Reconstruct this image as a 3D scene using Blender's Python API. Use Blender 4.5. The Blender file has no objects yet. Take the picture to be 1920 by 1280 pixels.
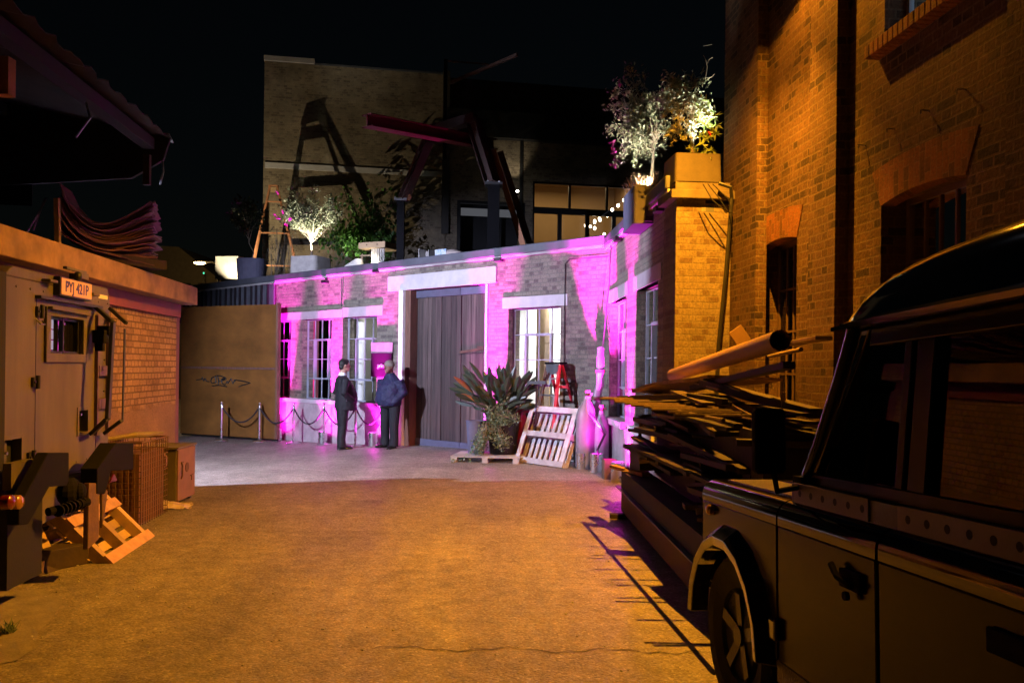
import bpy, bmesh, math, random
from mathutils import Vector, Matrix, noise
random.seed(11)
sc = bpy.context.scene
col = sc.collection
H, F, CX, CY, ROLL = 1.68, 1550.0, 960.0, 690.0, 0.012
R = math.radians
U = random.uniform

def lvl(px, py): return px + (py-CY)*ROLL, py - (px-CX)*ROLL
def P(px, py, d):
    x, y = lvl(px, py); return Vector(((x-CX)/F*d, d, H-(y-CY)/F*d))
def ss(t): t = min(1, max(0, t)); return t*t*(3-2*t)
def g(X, Y):
    v = -0.25*ss((-X-0.8)/5.5)*ss((Y-9)/10)
    if Y < 4.4: v += 0.045*(4.4-Y)
    return v
def G(px, py):
    x, y = lvl(px, py); dx, dz = (x-CX)/F, -(y-CY)/F
    t = H/(-dz)
    for _ in range(8): t = (g(dx*t, t)-H)/dz
    return Vector((dx*t, t, g(dx*t, t)))
class Frame:
    """local x along the wall, local -y towards the viewer, z up"""
    def __init__(s, ox, oy, ang): s.o = Vector((ox, oy, 0)); s.a = ang; s.m = Matrix.Translation(s.o) @ Matrix.Rotation(ang, 4, 'Z'); s.i = s.m.inverted()
    def hit(s, px, py, off=0.0):
        c = s.i @ Vector((0, 0, H)); d = s.i.to_3x3() @ (P(px, py, 1) - Vector((0, 0, H)))
        t = (off-c.y)/d.y; p = c+d*t; return p.x, p.z
    def sx(s, px, py=690, off=0.0): return s.hit(px, py, off)[0]

class MB:
    def __init__(s): s.v = []; s.f = []; s.M = Matrix.Identity(4)
    def add(s, vs, fs):
        b = len(s.v); s.v += [tuple(s.M @ Vector(p)) for p in vs]; s.f += [tuple(b+i for i in f) for f in fs]; return s
    def box(s, x0, x1, y0, y1, z0, z1):
        return s.add([(x0,y0,z0),(x1,y0,z0),(x1,y1,z0),(x0,y1,z0),(x0,y0,z1),(x1,y0,z1),(x1,y1,z1),(x0,y1,z1)],
                     [(0,3,2,1),(4,5,6,7),(0,1,5,4),(1,2,6,5),(2,3,7,6),(3,0,4,7)])
    def hexa(s, a): return s.add(a, [(0,3,2,1),(4,5,6,7),(0,1,5,4),(1,2,6,5),(2,3,7,6),(3,0,4,7)])
    def beam(s, p0, p1, w, h, up=(0,0,1)):
        p0, p1 = Vector(p0), Vector(p1); d = (p1-p0).normalized(); u = Vector(up)
        if abs(d.dot(u)) > .98: u = Vector((0,1,0))
        a = d.cross(u).normalized()*w/2; b = a.cross(d).normalized()*h/2
        return s.hexa([p0-a-b, p0+a-b, p1+a-b, p1-a-b, p0-a+b, p0+a+b, p1+a+b, p1-a+b])
    def ibeam(s, p0, p1, w, h, t=.02, up=(0,0,1)):
        p0, p1 = Vector(p0), Vector(p1); d = (p1-p0).normalized(); a = d.cross(Vector(up)).normalized(); b = a.cross(d).normalized()
        s.beam(p0+b*(h/2-t/2), p1+b*(h/2-t/2), w, t, up); s.beam(p0-b*(h/2-t/2), p1-b*(h/2-t/2), w, t, up); return s.beam(p0, p1, t, h-2*t-.002, up)
    def tube(s, pts, r, n=8, cap=True, flat=1.0):
        pts = [Vector(p) for p in pts]; rs = r if isinstance(r, (list, tuple)) else [r]*len(pts); vs = []; fs = []
        ref = None
        for i, p in enumerate(pts):
            d = (pts[min(i+1, len(pts)-1)]-pts[max(i-1, 0)]).normalized()
            if ref is None:
                ref = Vector((0,0,1)) if abs(d.z) < .9 else Vector((1,0,0))
            a = d.cross(ref).normalized(); ref = a.cross(d).normalized(); 
            for k in range(n):
                t = 2*math.pi*k/n; vs.append(p + a*math.cos(t)*rs[i] + ref*math.sin(t)*rs[i]*flat)
        for i in range(len(pts)-1):
            for k in range(n):
                k2 = (k+1) % n; fs.append((i*n+k, i*n+k2, (i+1)*n+k2, (i+1)*n+k))
        if cap: fs.append(tuple(range(n))[::-1]); fs.append(tuple((len(pts)-1)*n+k for k in range(n)))
        return s.add(vs, fs)
    def cyl(s, p0, p1, r0, r1=None, n=16): return s.tube([p0, p1], [r0, r0 if r1 is None else r1], n)
    def lathe(s, c, prof, n=20, axis='z'):
        vs = []; fs = []
        for r, z in prof:
            for k in range(n):
                t = 2*math.pi*k/n; x, y = r*math.cos(t), r*math.sin(t)
                q = (x, y, z) if axis == 'z' else ((z, x, y) if axis == 'x' else (y, z, x))
                vs.append(Vector(c)+Vector(q))
        for i in range(len(prof)-1):
            for k in range(n):
                k2 = (k+1) % n; fs.append((i*n+k, i*n+k2, (i+1)*n+k2, (i+1)*n+k))
        fs.append(tuple(range(n))[::-1]); fs.append(tuple((len(prof)-1)*n+k for k in range(n)))
        return s.add(vs, fs)
    def ell(s, c, rx, ry, rz, nu=14, nv=9):
        prof = []; vs = []; fs = []; c = Vector(c)
        for j in range(nv+1):
            t = math.pi*(j+.001)/(nv+.002)
            for k in range(nu):
                a = 2*math.pi*k/nu; vs.append(c+Vector((rx*math.sin(t)*math.cos(a), ry*math.sin(t)*math.sin(a), -rz*math.cos(t))))
        for j in range(nv):
            for k in range(nu):
                k2 = (k+1) % nu; fs.append((j*nu+k, j*nu+k2, (j+1)*nu+k2, (j+1)*nu+k))
        fs.append(tuple(range(nu))[::-1]); fs.append(tuple(nv*nu+k for k in range(nu)))
        return s.add(vs, fs)
    def rings(s, rr, n=18, sq=2.0):
        """rr: (z, cx, cy, rx, ry[, tiltx]) ellipse/superellipse rings stacked up"""
        vs = []; fs = []
        for q in rr:
            z, cx, cy, rx, ry = q[:5]
            for k in range(n):
                t = 2*math.pi*k/n; c, d = math.cos(t), math.sin(t)
                vs.append((cx+rx*math.copysign(abs(c)**(2/sq), c), cy+ry*math.copysign(abs(d)**(2/sq), d), z + (q[5]*c if len(q) > 5 else 0)))
        for i in range(len(rr)-1):
            for k in range(n):
                k2 = (k+1) % n; fs.append((i*n+k, i*n+k2, (i+1)*n+k2, (i+1)*n+k))
        fs.append(tuple(range(n))[::-1]); fs.append(tuple((len(rr)-1)*n+k for k in range(n)))
        return s.add(vs, fs)
    def prism(s, poly, y0, y1):
        """poly of (x,z) extruded in y"""
        n = len(poly); vs = [(x, y0, z) for x, z in poly]+[(x, y1, z) for x, z in poly]
        fs = [tuple(range(n)), tuple(range(n, 2*n))[::-1]]+[(i, i+n, (i+1) % n+n, (i+1) % n) for i in range(n)]
        return s.add(vs, fs)
    def wall(s, x0, x1, z0, z1, y, th, holes=()):
        xs = sorted({x0, x1, *[h[0] for h in holes], *[h[1] for h in holes]}); zs = sorted({z0, z1, *[h[2] for h in holes], *[h[3] for h in holes]})
        xs = [x for x in xs if x0 <= x <= x1]
        def solid(cx, cz): return x0 < cx < x1 and z0 < cz < z1 and not any(h[0] < cx < h[1] and h[2] < cz < h[3] for h in holes)
        idx = {}; vs = []; fs = []
        def V(x, yy, z):
            k = (round(x, 5), yy, round(z, 5))
            if k not in idx: idx[k] = len(vs); vs.append((x, yy, z))
            return idx[k]
        Y0, Y1 = y, y+th
        for i in range(len(xs)-1):
            for j in range(len(zs)-1):
                a, b, c, d = xs[i], xs[i+1], zs[j], zs[j+1]; mx, mz = (a+b)/2, (c+d)/2
                if not solid(mx, mz): continue
                fs.append((V(a,Y0,c), V(b,Y0,c), V(b,Y0,d), V(a,Y0,d))); fs.append((V(a,Y1,c), V(a,Y1,d), V(b,Y1,d), V(b,Y1,c)))
                e = 1e-4
                if not (i > 0 and solid((xs[i-1]+a)/2, mz)): fs.append((V(a,Y0,c), V(a,Y0,d), V(a,Y1,d), V(a,Y1,c)))
                if not (i < len(xs)-2 and solid((xs[i+2]+b)/2, mz)): fs.append((V(b,Y0,c), V(b,Y1,c), V(b,Y1,d), V(b,Y0,d)))
                if not (j > 0 and solid(mx, (zs[j-1]+c)/2)): fs.append((V(a,Y0,c), V(a,Y1,c), V(b,Y1,c), V(b,Y0,c)))
                if not (j < len(zs)-2 and solid(mx, (zs[j+2]+d)/2)): fs.append((V(a,Y0,d), V(b,Y0,d), V(b,Y1,d), V(a,Y1,d)))
        return s.add(vs, fs)
    def build(s, name, mat, parent=None, w=False, smooth=False, bevel=0, sub=0, remesh=0, label=None, fix=True):
        me = bpy.data.meshes.new(name); vs = s.v
        if w and parent is not None:
            i = WM[parent.name].inverted(); vs = [tuple(i @ Vector(p)) for p in vs]
        me.from_pydata(vs, [], s.f); me.update()
        if fix:
            bm = bmesh.new(); bm.from_mesh(me); bmesh.ops.recalc_face_normals(bm, faces=bm.faces); bm.to_mesh(me); bm.free()
        o = bpy.data.objects.new(name, me); col.objects.link(o)
        for m in (mat if isinstance(mat, (list, tuple)) else [mat]): me.materials.append(m)
        if parent is not None: o.parent = parent; WM[o.name] = WM[parent.name]
        else: WM[o.name] = Matrix.Identity(4)
        if smooth: me.polygons.foreach_set('use_smooth', [True]*len(me.polygons)); me.set_sharp_from_angle(angle=R(38))
        if bevel:
            b = o.modifiers.new('b', 'BEVEL'); b.width = bevel; b.segments = 2; b.limit_method = 'ANGLE'; b.angle_limit = R(40)
        if remesh:
            b = o.modifiers.new('r', 'REMESH'); b.mode = 'VOXEL'; b.voxel_size = remesh; b.use_smooth_shade = True
            b = o.modifiers.new('s', 'SMOOTH'); b.factor = .5; b.iterations = 3
        if sub:
            b = o.modifiers.new('s', 'SUBSURF'); b.levels = sub; b.render_levels = sub
        if label: o['label'] = label
        return o
WM = {}
def thing(name, label, cat, loc=(0,0,0), rz=0.0, group=None, M=None, kind=None):
    o = bpy.data.objects.new(name, None); col.objects.link(o); o.empty_display_size = .1
    m = M if M is not None else Matrix.Translation(Vector(loc)) @ Matrix.Rotation(rz, 4, 'Z')
    o.matrix_basis = m; WM[o.name] = m.copy(); tag(o, label, cat, group, kind); return o
def tag(o, label=None, cat=None, group=None, kind=None):
    if label: o['label'] = label
    if cat: o['category'] = cat
    if group: o['group'] = group
    if kind: o['kind'] = kind
    return o
def copy_tree(o, parent=None):
    c = o.copy(); col.objects.link(c)
    if parent is not None: c.parent = parent
    for ch in [x for x in bpy.data.objects if x.parent == o]: copy_tree(ch, c)
    return c

# ---------------------------------------------------------------- materials
def nt(name):
    m = bpy.data.materials.new(name); m.use_nodes = True; n = m.node_tree.nodes; l = m.node_tree.links
    return m, n, l, n['Principled BSDF']
def N(n, t, **k):
    x = n.new(t)
    for a, b in k.items(): setattr(x, a, b)
    return x
def mul3(c, f): return (c[0]*f, c[1]*f, c[2]*f, 1)
def pm(name, c, rough=.7, metal=0.0, var=.25, scale=5.0, bump=.15, bs=60.0, spec=.5, c2=None, stretch=(1,1,1), coat=0.0, dist=.01, thr=None, isl=0.0, obj=.22):
    m, n, l, b = nt(name)
    tc = N(n, 'ShaderNodeTexCoord'); mp = N(n, 'ShaderNodeMapping'); mp.inputs['Scale'].default_value = stretch
    l.new(tc.outputs['Object'], mp.inputs[0])
    a = N(n, 'ShaderNodeTexNoise'); a.inputs['Scale'].default_value = scale; a.inputs['Detail'].default_value = 8; a.inputs['Roughness'].default_value = .65
    l.new(mp.outputs[0], a.inputs[0])
    r = N(n, 'ShaderNodeValToRGB'); lo, hi = thr or (.3, .7)
    r.color_ramp.elements[0].position = lo; r.color_ramp.elements[1].position = hi
    r.color_ramp.elements[0].color = mul3(c, 1-var); r.color_ramp.elements[1].color = mul3(c2, 1) if c2 else mul3(c, 1+var)
    l.new(a.outputs[0], r.inputs[0]); src = r.outputs[0]
    for k_, nd, so_ in ((obj, 'ShaderNodeObjectInfo', 'Random'), (isl, 'ShaderNodeNewGeometry', 'Random Per Island')):
        if k_:
            x = N(n, nd); mr_ = N(n, 'ShaderNodeMapRange'); mr_.inputs['To Min'].default_value = 1-k_; mr_.inputs['To Max'].default_value = 1+k_; l.new(x.outputs[so_], mr_.inputs[0])
            vs_ = N(n, 'ShaderNodeVectorMath', operation='SCALE'); l.new(src, vs_.inputs[0]); l.new(mr_.outputs[0], vs_.inputs['Scale']); src = vs_.outputs[0]
    l.new(src, b.inputs['Base Color'])
    b.inputs['Roughness'].default_value = rough; b.inputs['Metallic'].default_value = metal; b.inputs['Specular IOR Level'].default_value = spec
    if coat: b.inputs['Coat Weight'].default_value = coat; b.inputs['Coat Roughness'].default_value = .06
    rr = N(n, 'ShaderNodeMapRange'); rr.inputs['To Min'].default_value = max(.02, rough*.8); rr.inputs['To Max'].default_value = min(1, rough*1.2)
    l.new(a.outputs[0], rr.inputs[0]); l.new(rr.outputs[0], b.inputs['Roughness'])
    if bump:
        q = N(n, 'ShaderNodeTexNoise'); q.inputs['Scale'].default_value = bs; q.inputs['Detail'].default_value = 4; l.new(mp.outputs[0], q.inputs[0])
        u = N(n, 'ShaderNodeBump'); u.inputs['Strength'].default_value = bump; u.inputs['Distance'].default_value = dist
        l.new(q.outputs[0], u.inputs['Height']); l.new(u.outputs[0], b.inputs['Normal'])
    return m
def em(name, c, s):
    m, n, l, b = nt(name); b.inputs['Base Color'].default_value = (0,0,0,1); b.inputs['Emission Color'].default_value = (*c, 1); b.inputs['Emission Strength'].default_value = s; return m
def brick(name, c1, c2, c3, mortar, bump=.6, soot=.45, bw=.225, rh=.075, ms=.009, vertical=False, off=.5, sq=2, plaster=None):
    m, n, l, b = nt(name)
    tc = N(n, 'ShaderNodeTexCoord'); sp = N(n, 'ShaderNodeSeparateXYZ'); l.new(tc.outputs['Object'], sp.inputs[0])
    ad = N(n, 'ShaderNodeMath', operation='ADD'); l.new(sp.outputs[0], ad.inputs[0]); l.new(sp.outputs[1], ad.inputs[1])
    cb = N(n, 'ShaderNodeCombineXYZ')
    if vertical: l.new(ad.outputs[0], cb.inputs[1]); l.new(sp.outputs[2], cb.inputs[0])
    else: l.new(ad.outputs[0], cb.inputs[0]); l.new(sp.outputs[2], cb.inputs[1])
    # slight waviness of the courses
    wn = N(n, 'ShaderNodeTexNoise'); wn.inputs['Scale'].default_value = 6; wn.inputs['Detail'].default_value = 3; l.new(tc.outputs['Object'], wn.inputs[0])
    wm = N(n, 'ShaderNodeVectorMath', operation='MULTIPLY_ADD'); l.new(wn.outputs['Color'], wm.inputs[0]); wm.inputs[1].default_value = (.016,.014,0); l.new(cb.outputs[0], wm.inputs[2])
    def bt(ca, cbb, mo):
        t = N(n, 'ShaderNodeTexBrick'); t.offset = off; t.squash = .5 if sq else 1; t.squash_frequency = 2
        t.inputs['Scale'].default_value = 1; t.inputs['Brick Width'].default_value = bw; t.inputs['Row Height'].default_value = rh
        t.inputs['Mortar Size'].default_value = ms; t.inputs['Mortar Smooth'].default_value = .25; t.inputs['Bias'].default_value = 0
        t.inputs['Color1'].default_value = ca; t.inputs['Color2'].default_value = cbb; t.inputs['Mortar'].default_value = mo
        l.new(wm.outputs[0], t.inputs[0]); return t
    A = bt(mul3(c1,1), mul3(c2,1), mul3(mortar,1)); B = bt((0,0,0,1), (1,1,1,1), (.5,.5,.5,1))
    vn = N(n, 'ShaderNodeTexNoise'); vn.inputs['Scale'].default_value = 3.1; vn.inputs['Detail'].default_value = 6; l.new(tc.outputs['Object'], vn.inputs[0])
    # third brick colour where per-brick random + patch noise is high
    ma = N(n, 'ShaderNodeMath', operation='MULTIPLY_ADD'); l.new(B.outputs[0], ma.inputs[0]); ma.inputs[1].default_value = .55; l.new(vn.outputs[0], ma.inputs[2])
    rp = N(n, 'ShaderNodeValToRGB'); rp.color_ramp.elements[0].position = .86; rp.color_ramp.elements[1].position = 1.0; l.new(ma.outputs[0], rp.inputs[0])
    inv = N(n, 'ShaderNodeMath', operation='SUBTRACT'); inv.inputs[0].default_value = 1; l.new(A.outputs['Fac'], inv.inputs[1])
    mm = N(n, 'ShaderNodeMath', operation='MULTIPLY'); l.new(rp.outputs[0], mm.inputs[0]); l.new(inv.outputs[0], mm.inputs[1])
    mx = N(n, 'ShaderNodeMix', data_type='RGBA'); l.new(mm.outputs[0], mx.inputs[0]); l.new(A.outputs[0], mx.inputs[6]); mx.inputs[7].default_value = mul3(c3, 1)
    # grime
    gn = N(n, 'ShaderNodeTexNoise'); gn.inputs['Scale'].default_value = 1.3; gn.inputs['Detail'].default_value = 9; gn.inputs['Roughness'].default_value = .7; l.new(tc.outputs['Object'], gn.inputs[0])
    fn = N(n, 'ShaderNodeTexNoise'); fn.inputs['Scale'].default_value = 45; fn.inputs['Detail'].default_value = 5; l.new(tc.outputs['Object'], fn.inputs[0])
    gr = N(n, 'ShaderNodeMapRange'); gr.inputs['From Min'].default_value = .3; gr.inputs['From Max'].default_value = .65; gr.inputs['To Min'].default_value = 1-soot; gr.inputs['To Max'].default_value = 1.12; l.new(gn.outputs[0], gr.inputs[0])
    fr = N(n, 'ShaderNodeMapRange'); fr.inputs['From Min'].default_value = .3; fr.inputs['From Max'].default_value = .7; fr.inputs['To Min'].default_value = .7; fr.inputs['To Max'].default_value = 1.2; l.new(fn.outputs[0], fr.inputs[0])
    gm = N(n, 'ShaderNodeMath', operation='MULTIPLY'); l.new(gr.outputs[0], gm.inputs[0]); l.new(fr.outputs[0], gm.inputs[1])
    vm = N(n, 'ShaderNodeVectorMath', operation='SCALE'); l.new(mx.outputs[2], vm.inputs[0]); l.new(gm.outputs[0], vm.inputs['Scale'])
    src = vm.outputs[0]
    hs = N(n, 'ShaderNodeMath', operation='MULTIPLY_ADD'); l.new(fn.outputs[0], hs.inputs[0]); hs.inputs[1].default_value = .45
    l.new(inv.outputs[0], hs.inputs[2])
    hb = N(n, 'ShaderNodeMath', operation='MULTIPLY_ADD'); l.new(B.outputs[0], hb.inputs[0]); hb.inputs[1].default_value = .3; l.new(hs.outputs[0], hb.inputs[2])
    height = hb.outputs[0]
    if plaster:
        zc, cc, wob = plaster
        pn = N(n, 'ShaderNodeTexNoise'); pn.inputs['Scale'].default_value = 2.2; pn.inputs['Detail'].default_value = 5; l.new(tc.outputs['Object'], pn.inputs[0])
        pa = N(n, 'ShaderNodeMath', operation='MULTIPLY_ADD'); l.new(pn.outputs[0], pa.inputs[0]); pa.inputs[1].default_value = wob; l.new(sp.outputs[2], pa.inputs[2])
        pr = N(n, 'ShaderNodeMapRange'); pr.inputs['From Min'].default_value = zc+wob/2-.02; pr.inputs['From Max'].default_value = zc+wob/2+.02; pr.inputs['To Min'].default_value = 1; pr.inputs['To Max'].default_value = 0; l.new(pa.outputs[0], pr.inputs[0])
        pc = N(n, 'ShaderNodeVectorMath', operation='SCALE'); pc.inputs[0].default_value = cc; l.new(gm.outputs[0], pc.inputs['Scale'])
        px = N(n, 'ShaderNodeMix', data_type='RGBA'); l.new(pr.outputs[0], px.inputs[0]); l.new(src, px.inputs[6]); l.new(pc.outputs[0], px.inputs[7]); src = px.outputs[2]
        ph = N(n, 'ShaderNodeMix', data_type='FLOAT'); l.new(pr.outputs[0], ph.inputs[0]); l.new(height, ph.inputs[2]); l.new(pn.outputs[0], ph.inputs[3]); height = ph.outputs[0]
    l.new(src, b.inputs['Base Color'])
    u = N(n, 'ShaderNodeBump'); u.inputs['Strength'].default_value = bump; u.inputs['Distance'].default_value = .012
    l.new(height, u.inputs['Height']); l.new(u.outputs[0], b.inputs['Normal'])
    b.inputs['Roughness'].default_value = .85; b.inputs['Specular IOR Level'].default_value = .25
    return m
def glass(name, tint=(.9,.9,.95), rough=.02):
    m, n, l, b = nt(name); b.inputs['Base Color'].default_value = (*tint, 1); b.inputs['Roughness'].default_value = rough
    b.inputs['Transmission Weight'].default_value = 1; b.inputs['IOR'].default_value = 1.1
    return m
def pane_mat(name, rough=.03, dark=.0, refl=.09):
    """thin pane: mostly clear with a mirror component"""
    m, n, l, b = nt(name); out = n['Material Output']
    t = N(n, 'ShaderNodeBsdfTransparent'); t.inputs[0].default_value = (1-dark,)*3+(1,)
    gl = N(n, 'ShaderNodeBsdfGlossy'); gl.inputs['Roughness'].default_value = rough
    fz = N(n, 'ShaderNodeFresnel'); fz.inputs[0].default_value = 1.45
    mx = N(n, 'ShaderNodeMixShader'); l.new(fz.outputs[0], mx.inputs[0]); l.new(t.outputs[0], mx.inputs[1]); l.new(gl.outputs[0], mx.inputs[2]); l.new(mx.outputs[0], out.inputs[0]); n.remove(b)
    return m

def asphalt():
    m, n, l, b = nt('asphalt'); tc = N(n, 'ShaderNodeTexCoord')
    big = N(n, 'ShaderNodeTexNoise'); big.inputs['Scale'].default_value = .9; big.inputs['Detail'].default_value = 8; big.inputs['Roughness'].default_value = .7; l.new(tc.outputs['Object'], big.inputs[0])
    med = N(n, 'ShaderNodeTexNoise'); med.inputs['Scale'].default_value = 7; med.inputs['Detail'].default_value = 7; l.new(tc.outputs['Object'], med.inputs[0])
    vo = N(n, 'ShaderNodeTexVoronoi'); vo.inputs['Scale'].default_value = 75; l.new(tc.outputs['Object'], vo.inputs[0])
    v2 = N(n, 'ShaderNodeTexVoronoi'); v2.inputs['Scale'].default_value = 38; l.new(tc.outputs['Object'], v2.inputs[0])
    s = N(n, 'ShaderNodeSeparateColor'); l.new(vo.outputs['Color'], s.inputs[0])
    r = N(n, 'ShaderNodeValToRGB'); e = r.color_ramp.elements; e[0].position = 0; e[0].color = (.13,.112,.092,1); e[1].position = 1; e[1].color = (.36,.33,.29,1)
    k = e.new(.55); k.color = (.195,.172,.142,1); k = e.new(.93); k.color = (.245,.215,.18,1)
    l.new(s.outputs[0], r.inputs[0])
    mr = N(n, 'ShaderNodeMapRange'); mr.inputs['From Min'].default_value = .3; mr.inputs['From Max'].default_value = .7; mr.inputs['To Min'].default_value = .75; mr.inputs['To Max'].default_value = 1.3; l.new(big.outputs[0], mr.inputs[0])
    m2 = N(n, 'ShaderNodeMapRange'); m2.inputs['From Min'].default_value = .3; m2.inputs['From Max'].default_value = .7; m2.inputs['To Min'].default_value = .72; m2.inputs['To Max'].default_value = 1.25; l.new(med.outputs[0], m2.inputs[0])
    mu = N(n, 'ShaderNodeMath', operation='MULTIPLY'); l.new(mr.outputs[0], mu.inputs[0]); l.new(m2.outputs[0], mu.inputs[1])
    sc_ = N(n, 'ShaderNodeVectorMath', operation='SCALE'); l.new(r.outputs[0], sc_.inputs[0]); l.new(mu.outputs[0], sc_.inputs['Scale'])
    # tyre tracks along the lane and old patches
    mp = N(n, 'ShaderNodeMapping'); mp.inputs['Scale'].default_value = (1.5,.07,1); mp.inputs['Rotation'].default_value = (0,0,R(-5)); l.new(tc.outputs['Object'], mp.inputs[0])
    tn = N(n, 'ShaderNodeTexNoise'); tn.inputs['Scale'].default_value = 1; tn.inputs['Detail'].default_value = 6; l.new(mp.outputs[0], tn.inputs[0])
    t2 = N(n, 'ShaderNodeMapRange'); t2.inputs['From Min'].default_value = .36; t2.inputs['From Max'].default_value = .6; t2.inputs['To Min'].default_value = .84; t2.inputs['To Max'].default_value = 1.1; l.new(tn.outputs[0], t2.inputs[0])
    pn = N(n, 'ShaderNodeTexNoise'); pn.inputs['Scale'].default_value = .55; pn.inputs['Detail'].default_value = 3; pn.inputs['Distortion'].default_value = .8; l.new(tc.outputs['Object'], pn.inputs[0])
    p2 = N(n, 'ShaderNodeMapRange'); p2.inputs['From Min'].default_value = .40; p2.inputs['From Max'].default_value = .43; p2.inputs['To Min'].default_value = .88; p2.inputs['To Max'].default_value = 1.0; l.new(pn.outputs[0], p2.inputs[0])
    on = N(n, 'ShaderNodeTexVoronoi'); on.inputs['Scale'].default_value = .9; l.new(tc.outputs['Object'], on.inputs[0])
    o2 = N(n, 'ShaderNodeMapRange'); o2.inputs['From Min'].default_value = .05; o2.inputs['From Max'].default_value = .16; o2.inputs['To Min'].default_value = .6; o2.inputs['To Max'].default_value = 1.0; l.new(on.outputs['Distance'], o2.inputs[0])
    m3 = N(n, 'ShaderNodeMath', operation='MULTIPLY'); l.new(t2.outputs[0], m3.inputs[0]); l.new(p2.outputs[0], m3.inputs[1])
    m4 = N(n, 'ShaderNodeMath', operation='MULTIPLY'); l.new(m3.outputs[0], m4.inputs[0]); l.new(o2.outputs[0], m4.inputs[1])
    s5 = N(n, 'ShaderNodeVectorMath', operation='SCALE'); l.new(sc_.outputs[0], s5.inputs[0]); l.new(m4.outputs[0], s5.inputs['Scale'])
    l.new(s5.outputs[0], b.inputs['Base Color'])
    rr = N(n, 'ShaderNodeMapRange'); rr.inputs['To Min'].default_value = .35; rr.inputs['To Max'].default_value = .8; l.new(s.outputs[1], rr.inputs[0]); l.new(rr.outputs[0], b.inputs['Roughness'])
    ad = N(n, 'ShaderNodeMath', operation='ADD'); l.new(vo.outputs['Distance'], ad.inputs[0]); l.new(v2.outputs['Distance'], ad.inputs[1])
    u = N(n, 'ShaderNodeBump'); u.inputs['Strength'].default_value = .4; u.inputs['Distance'].default_value = .005; u.invert = True
    l.new(ad.outputs[0], u.inputs['Height']); l.new(u.outputs[0], b.inputs['Normal'])
    return m
M = {}
M['asphalt'] = asphalt()
M['main_brick'] = brick('stock_brick_grey', (.25,.22,.175), (.20,.175,.14), (.13,.108,.095), (.18,.165,.14), bump=.8, soot=.3)
M['pier_brick'] = brick('stock_brick_yellow', (.19,.15,.095), (.155,.12,.074), (.11,.075,.05), (.16,.13,.088), bump=.7, soot=.22)
M['right_brick'] = brick('stock_brick_brown', (.10,.056,.034), (.145,.082,.047), (.045,.028,.021), (.15,.10,.062), bump=1.3, soot=.5, ms=.009)
M['left_brick'] = brick('store_brick', (.32,.215,.11), (.27,.18,.09), (.22,.14,.07), (.13,.085,.045), bump=.8, soot=.35, plaster=(1.15, (.22,.145,.095), .3))
M['gable_brick'] = brick('gable_brick', (.27,.22,.15), (.22,.175,.125), (.16,.125,.09), (.25,.21,.155), bump=.6, soot=.55)
M['arch_brick'] = brick('arch_brick', (.22,.085,.03), (.17,.065,.025), (.11,.05,.022), (.20,.11,.055), bump=.6, soot=.35, vertical=True, bw=.22, rh=.07, ms=.004)
M['concrete'] = pm('concrete', (.42,.41,.39), .85, var=.3, scale=3, bump=.3, bs=40)
M['lintel'] = pm('painted_concrete', (.42,.41,.42), .8, var=.14, scale=4, bump=.25, bs=30)
M['render'] = pm('cement_render', (.30,.29,.28), .9, var=.35, scale=2.5, bump=.4, bs=25)
M['lead'] = pm('lead_flashing', (.07,.075,.09), .6, var=.3, scale=3, bump=.2, bs=12)
M['steel_frame'] = pm('painted_steel_frame', (.30,.31,.38), .5, var=.15, bump=.05)
M['dark_frame'] = pm('dark_window_frame', (.05,.04,.035), .5, var=.2)
M['dark_bar'] = pm('brown_window_bar', (.10,.06,.035), .55, var=.2)
M['black'] = pm('black_paint', (.012,.012,.013), .45, var=.3)
M['blackmat'] = pm('black_rubber', (.006,.006,.006), .9, var=.3, spec=.15)
M['void'] = pm('dark_interior', (.01,.01,.011), .95, var=.3)  # near-black colour stands in for unlit depth and deep shade
M['pane'] = pane_mat('window_pane'); M['vpane'] = pane_mat('tinted_vehicle_glass', dark=.75, rough=.015)
M['gate'] = pm('weathered_plank', (.030,.018,.017), .75, scale=2.2, bump=.9, bs=14, stretch=(9,9,.35), c2=(.115,.08,.072), isl=.55)
M['post_white'] = pm('white_painted_post', (.75,.75,.75), .6, var=.08)
M['post_brown'] = pm('brown_timber', (.16,.075,.05), .7, var=.3, stretch=(4,4,.5), bump=.4, bs=20)
M['ply'] = pm('stained_plywood', (.17,.068,.010), .6, scale=1.4, bump=.1, bs=20, c2=(.27,.11,.017), stretch=(1,1,1.5))
M['wood'] = pm('pale_timber', (.40,.28,.155), .75, var=.22, scale=5, bump=.35, bs=18, stretch=(1,1,1))
M['greywood'] = pm('whitewashed_timber', (.42,.41,.44), .8, var=.28, scale=6, bump=.4, bs=22)
M['pinkwood'] = pm('pinkish_timber', (.46,.27,.19), .8, var=.3, scale=7, bump=.4, bs=22)
M['chrome'] = pm('chrome', (.8,.8,.82), .28, 1.0, var=.05, bump=0)
M['steel'] = pm('brushed_steel', (.45,.45,.47), .3, 1.0, var=.1)
M['rope'] = pm('black_velvet_rope', (.02,.015,.02), .8)
M['skin'] = pm('skin', (.42,.24,.17), .55, var=.1, bump=.05)
M['skin2'] = pm('dark_skin', (.17,.09,.06), .5, var=.1, bump=.05)
M['suit'] = pm('dark_suit_cloth', (.006,.0055,.009), .75, var=.3, bump=.9, bs=9, dist=.04)
M['navy'] = pm('navy_jacket_cloth', (.016,.018,.065), .7, var=.3, bump=.9, bs=11, dist=.05)
M['trouser'] = pm('dark_trouser_cloth', (.008,.009,.014), .85, var=.3, bump=.3, bs=90)
M['shirt'] = pm('white_shirt', (.8,.8,.8), .7, var=.05)
M['hair'] = pm('black_hair', (.01,.008,.007), .5, bump=.6, bs=120)
M['shoe'] = pm('black_leather', (.012,.012,.012), .25)
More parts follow.
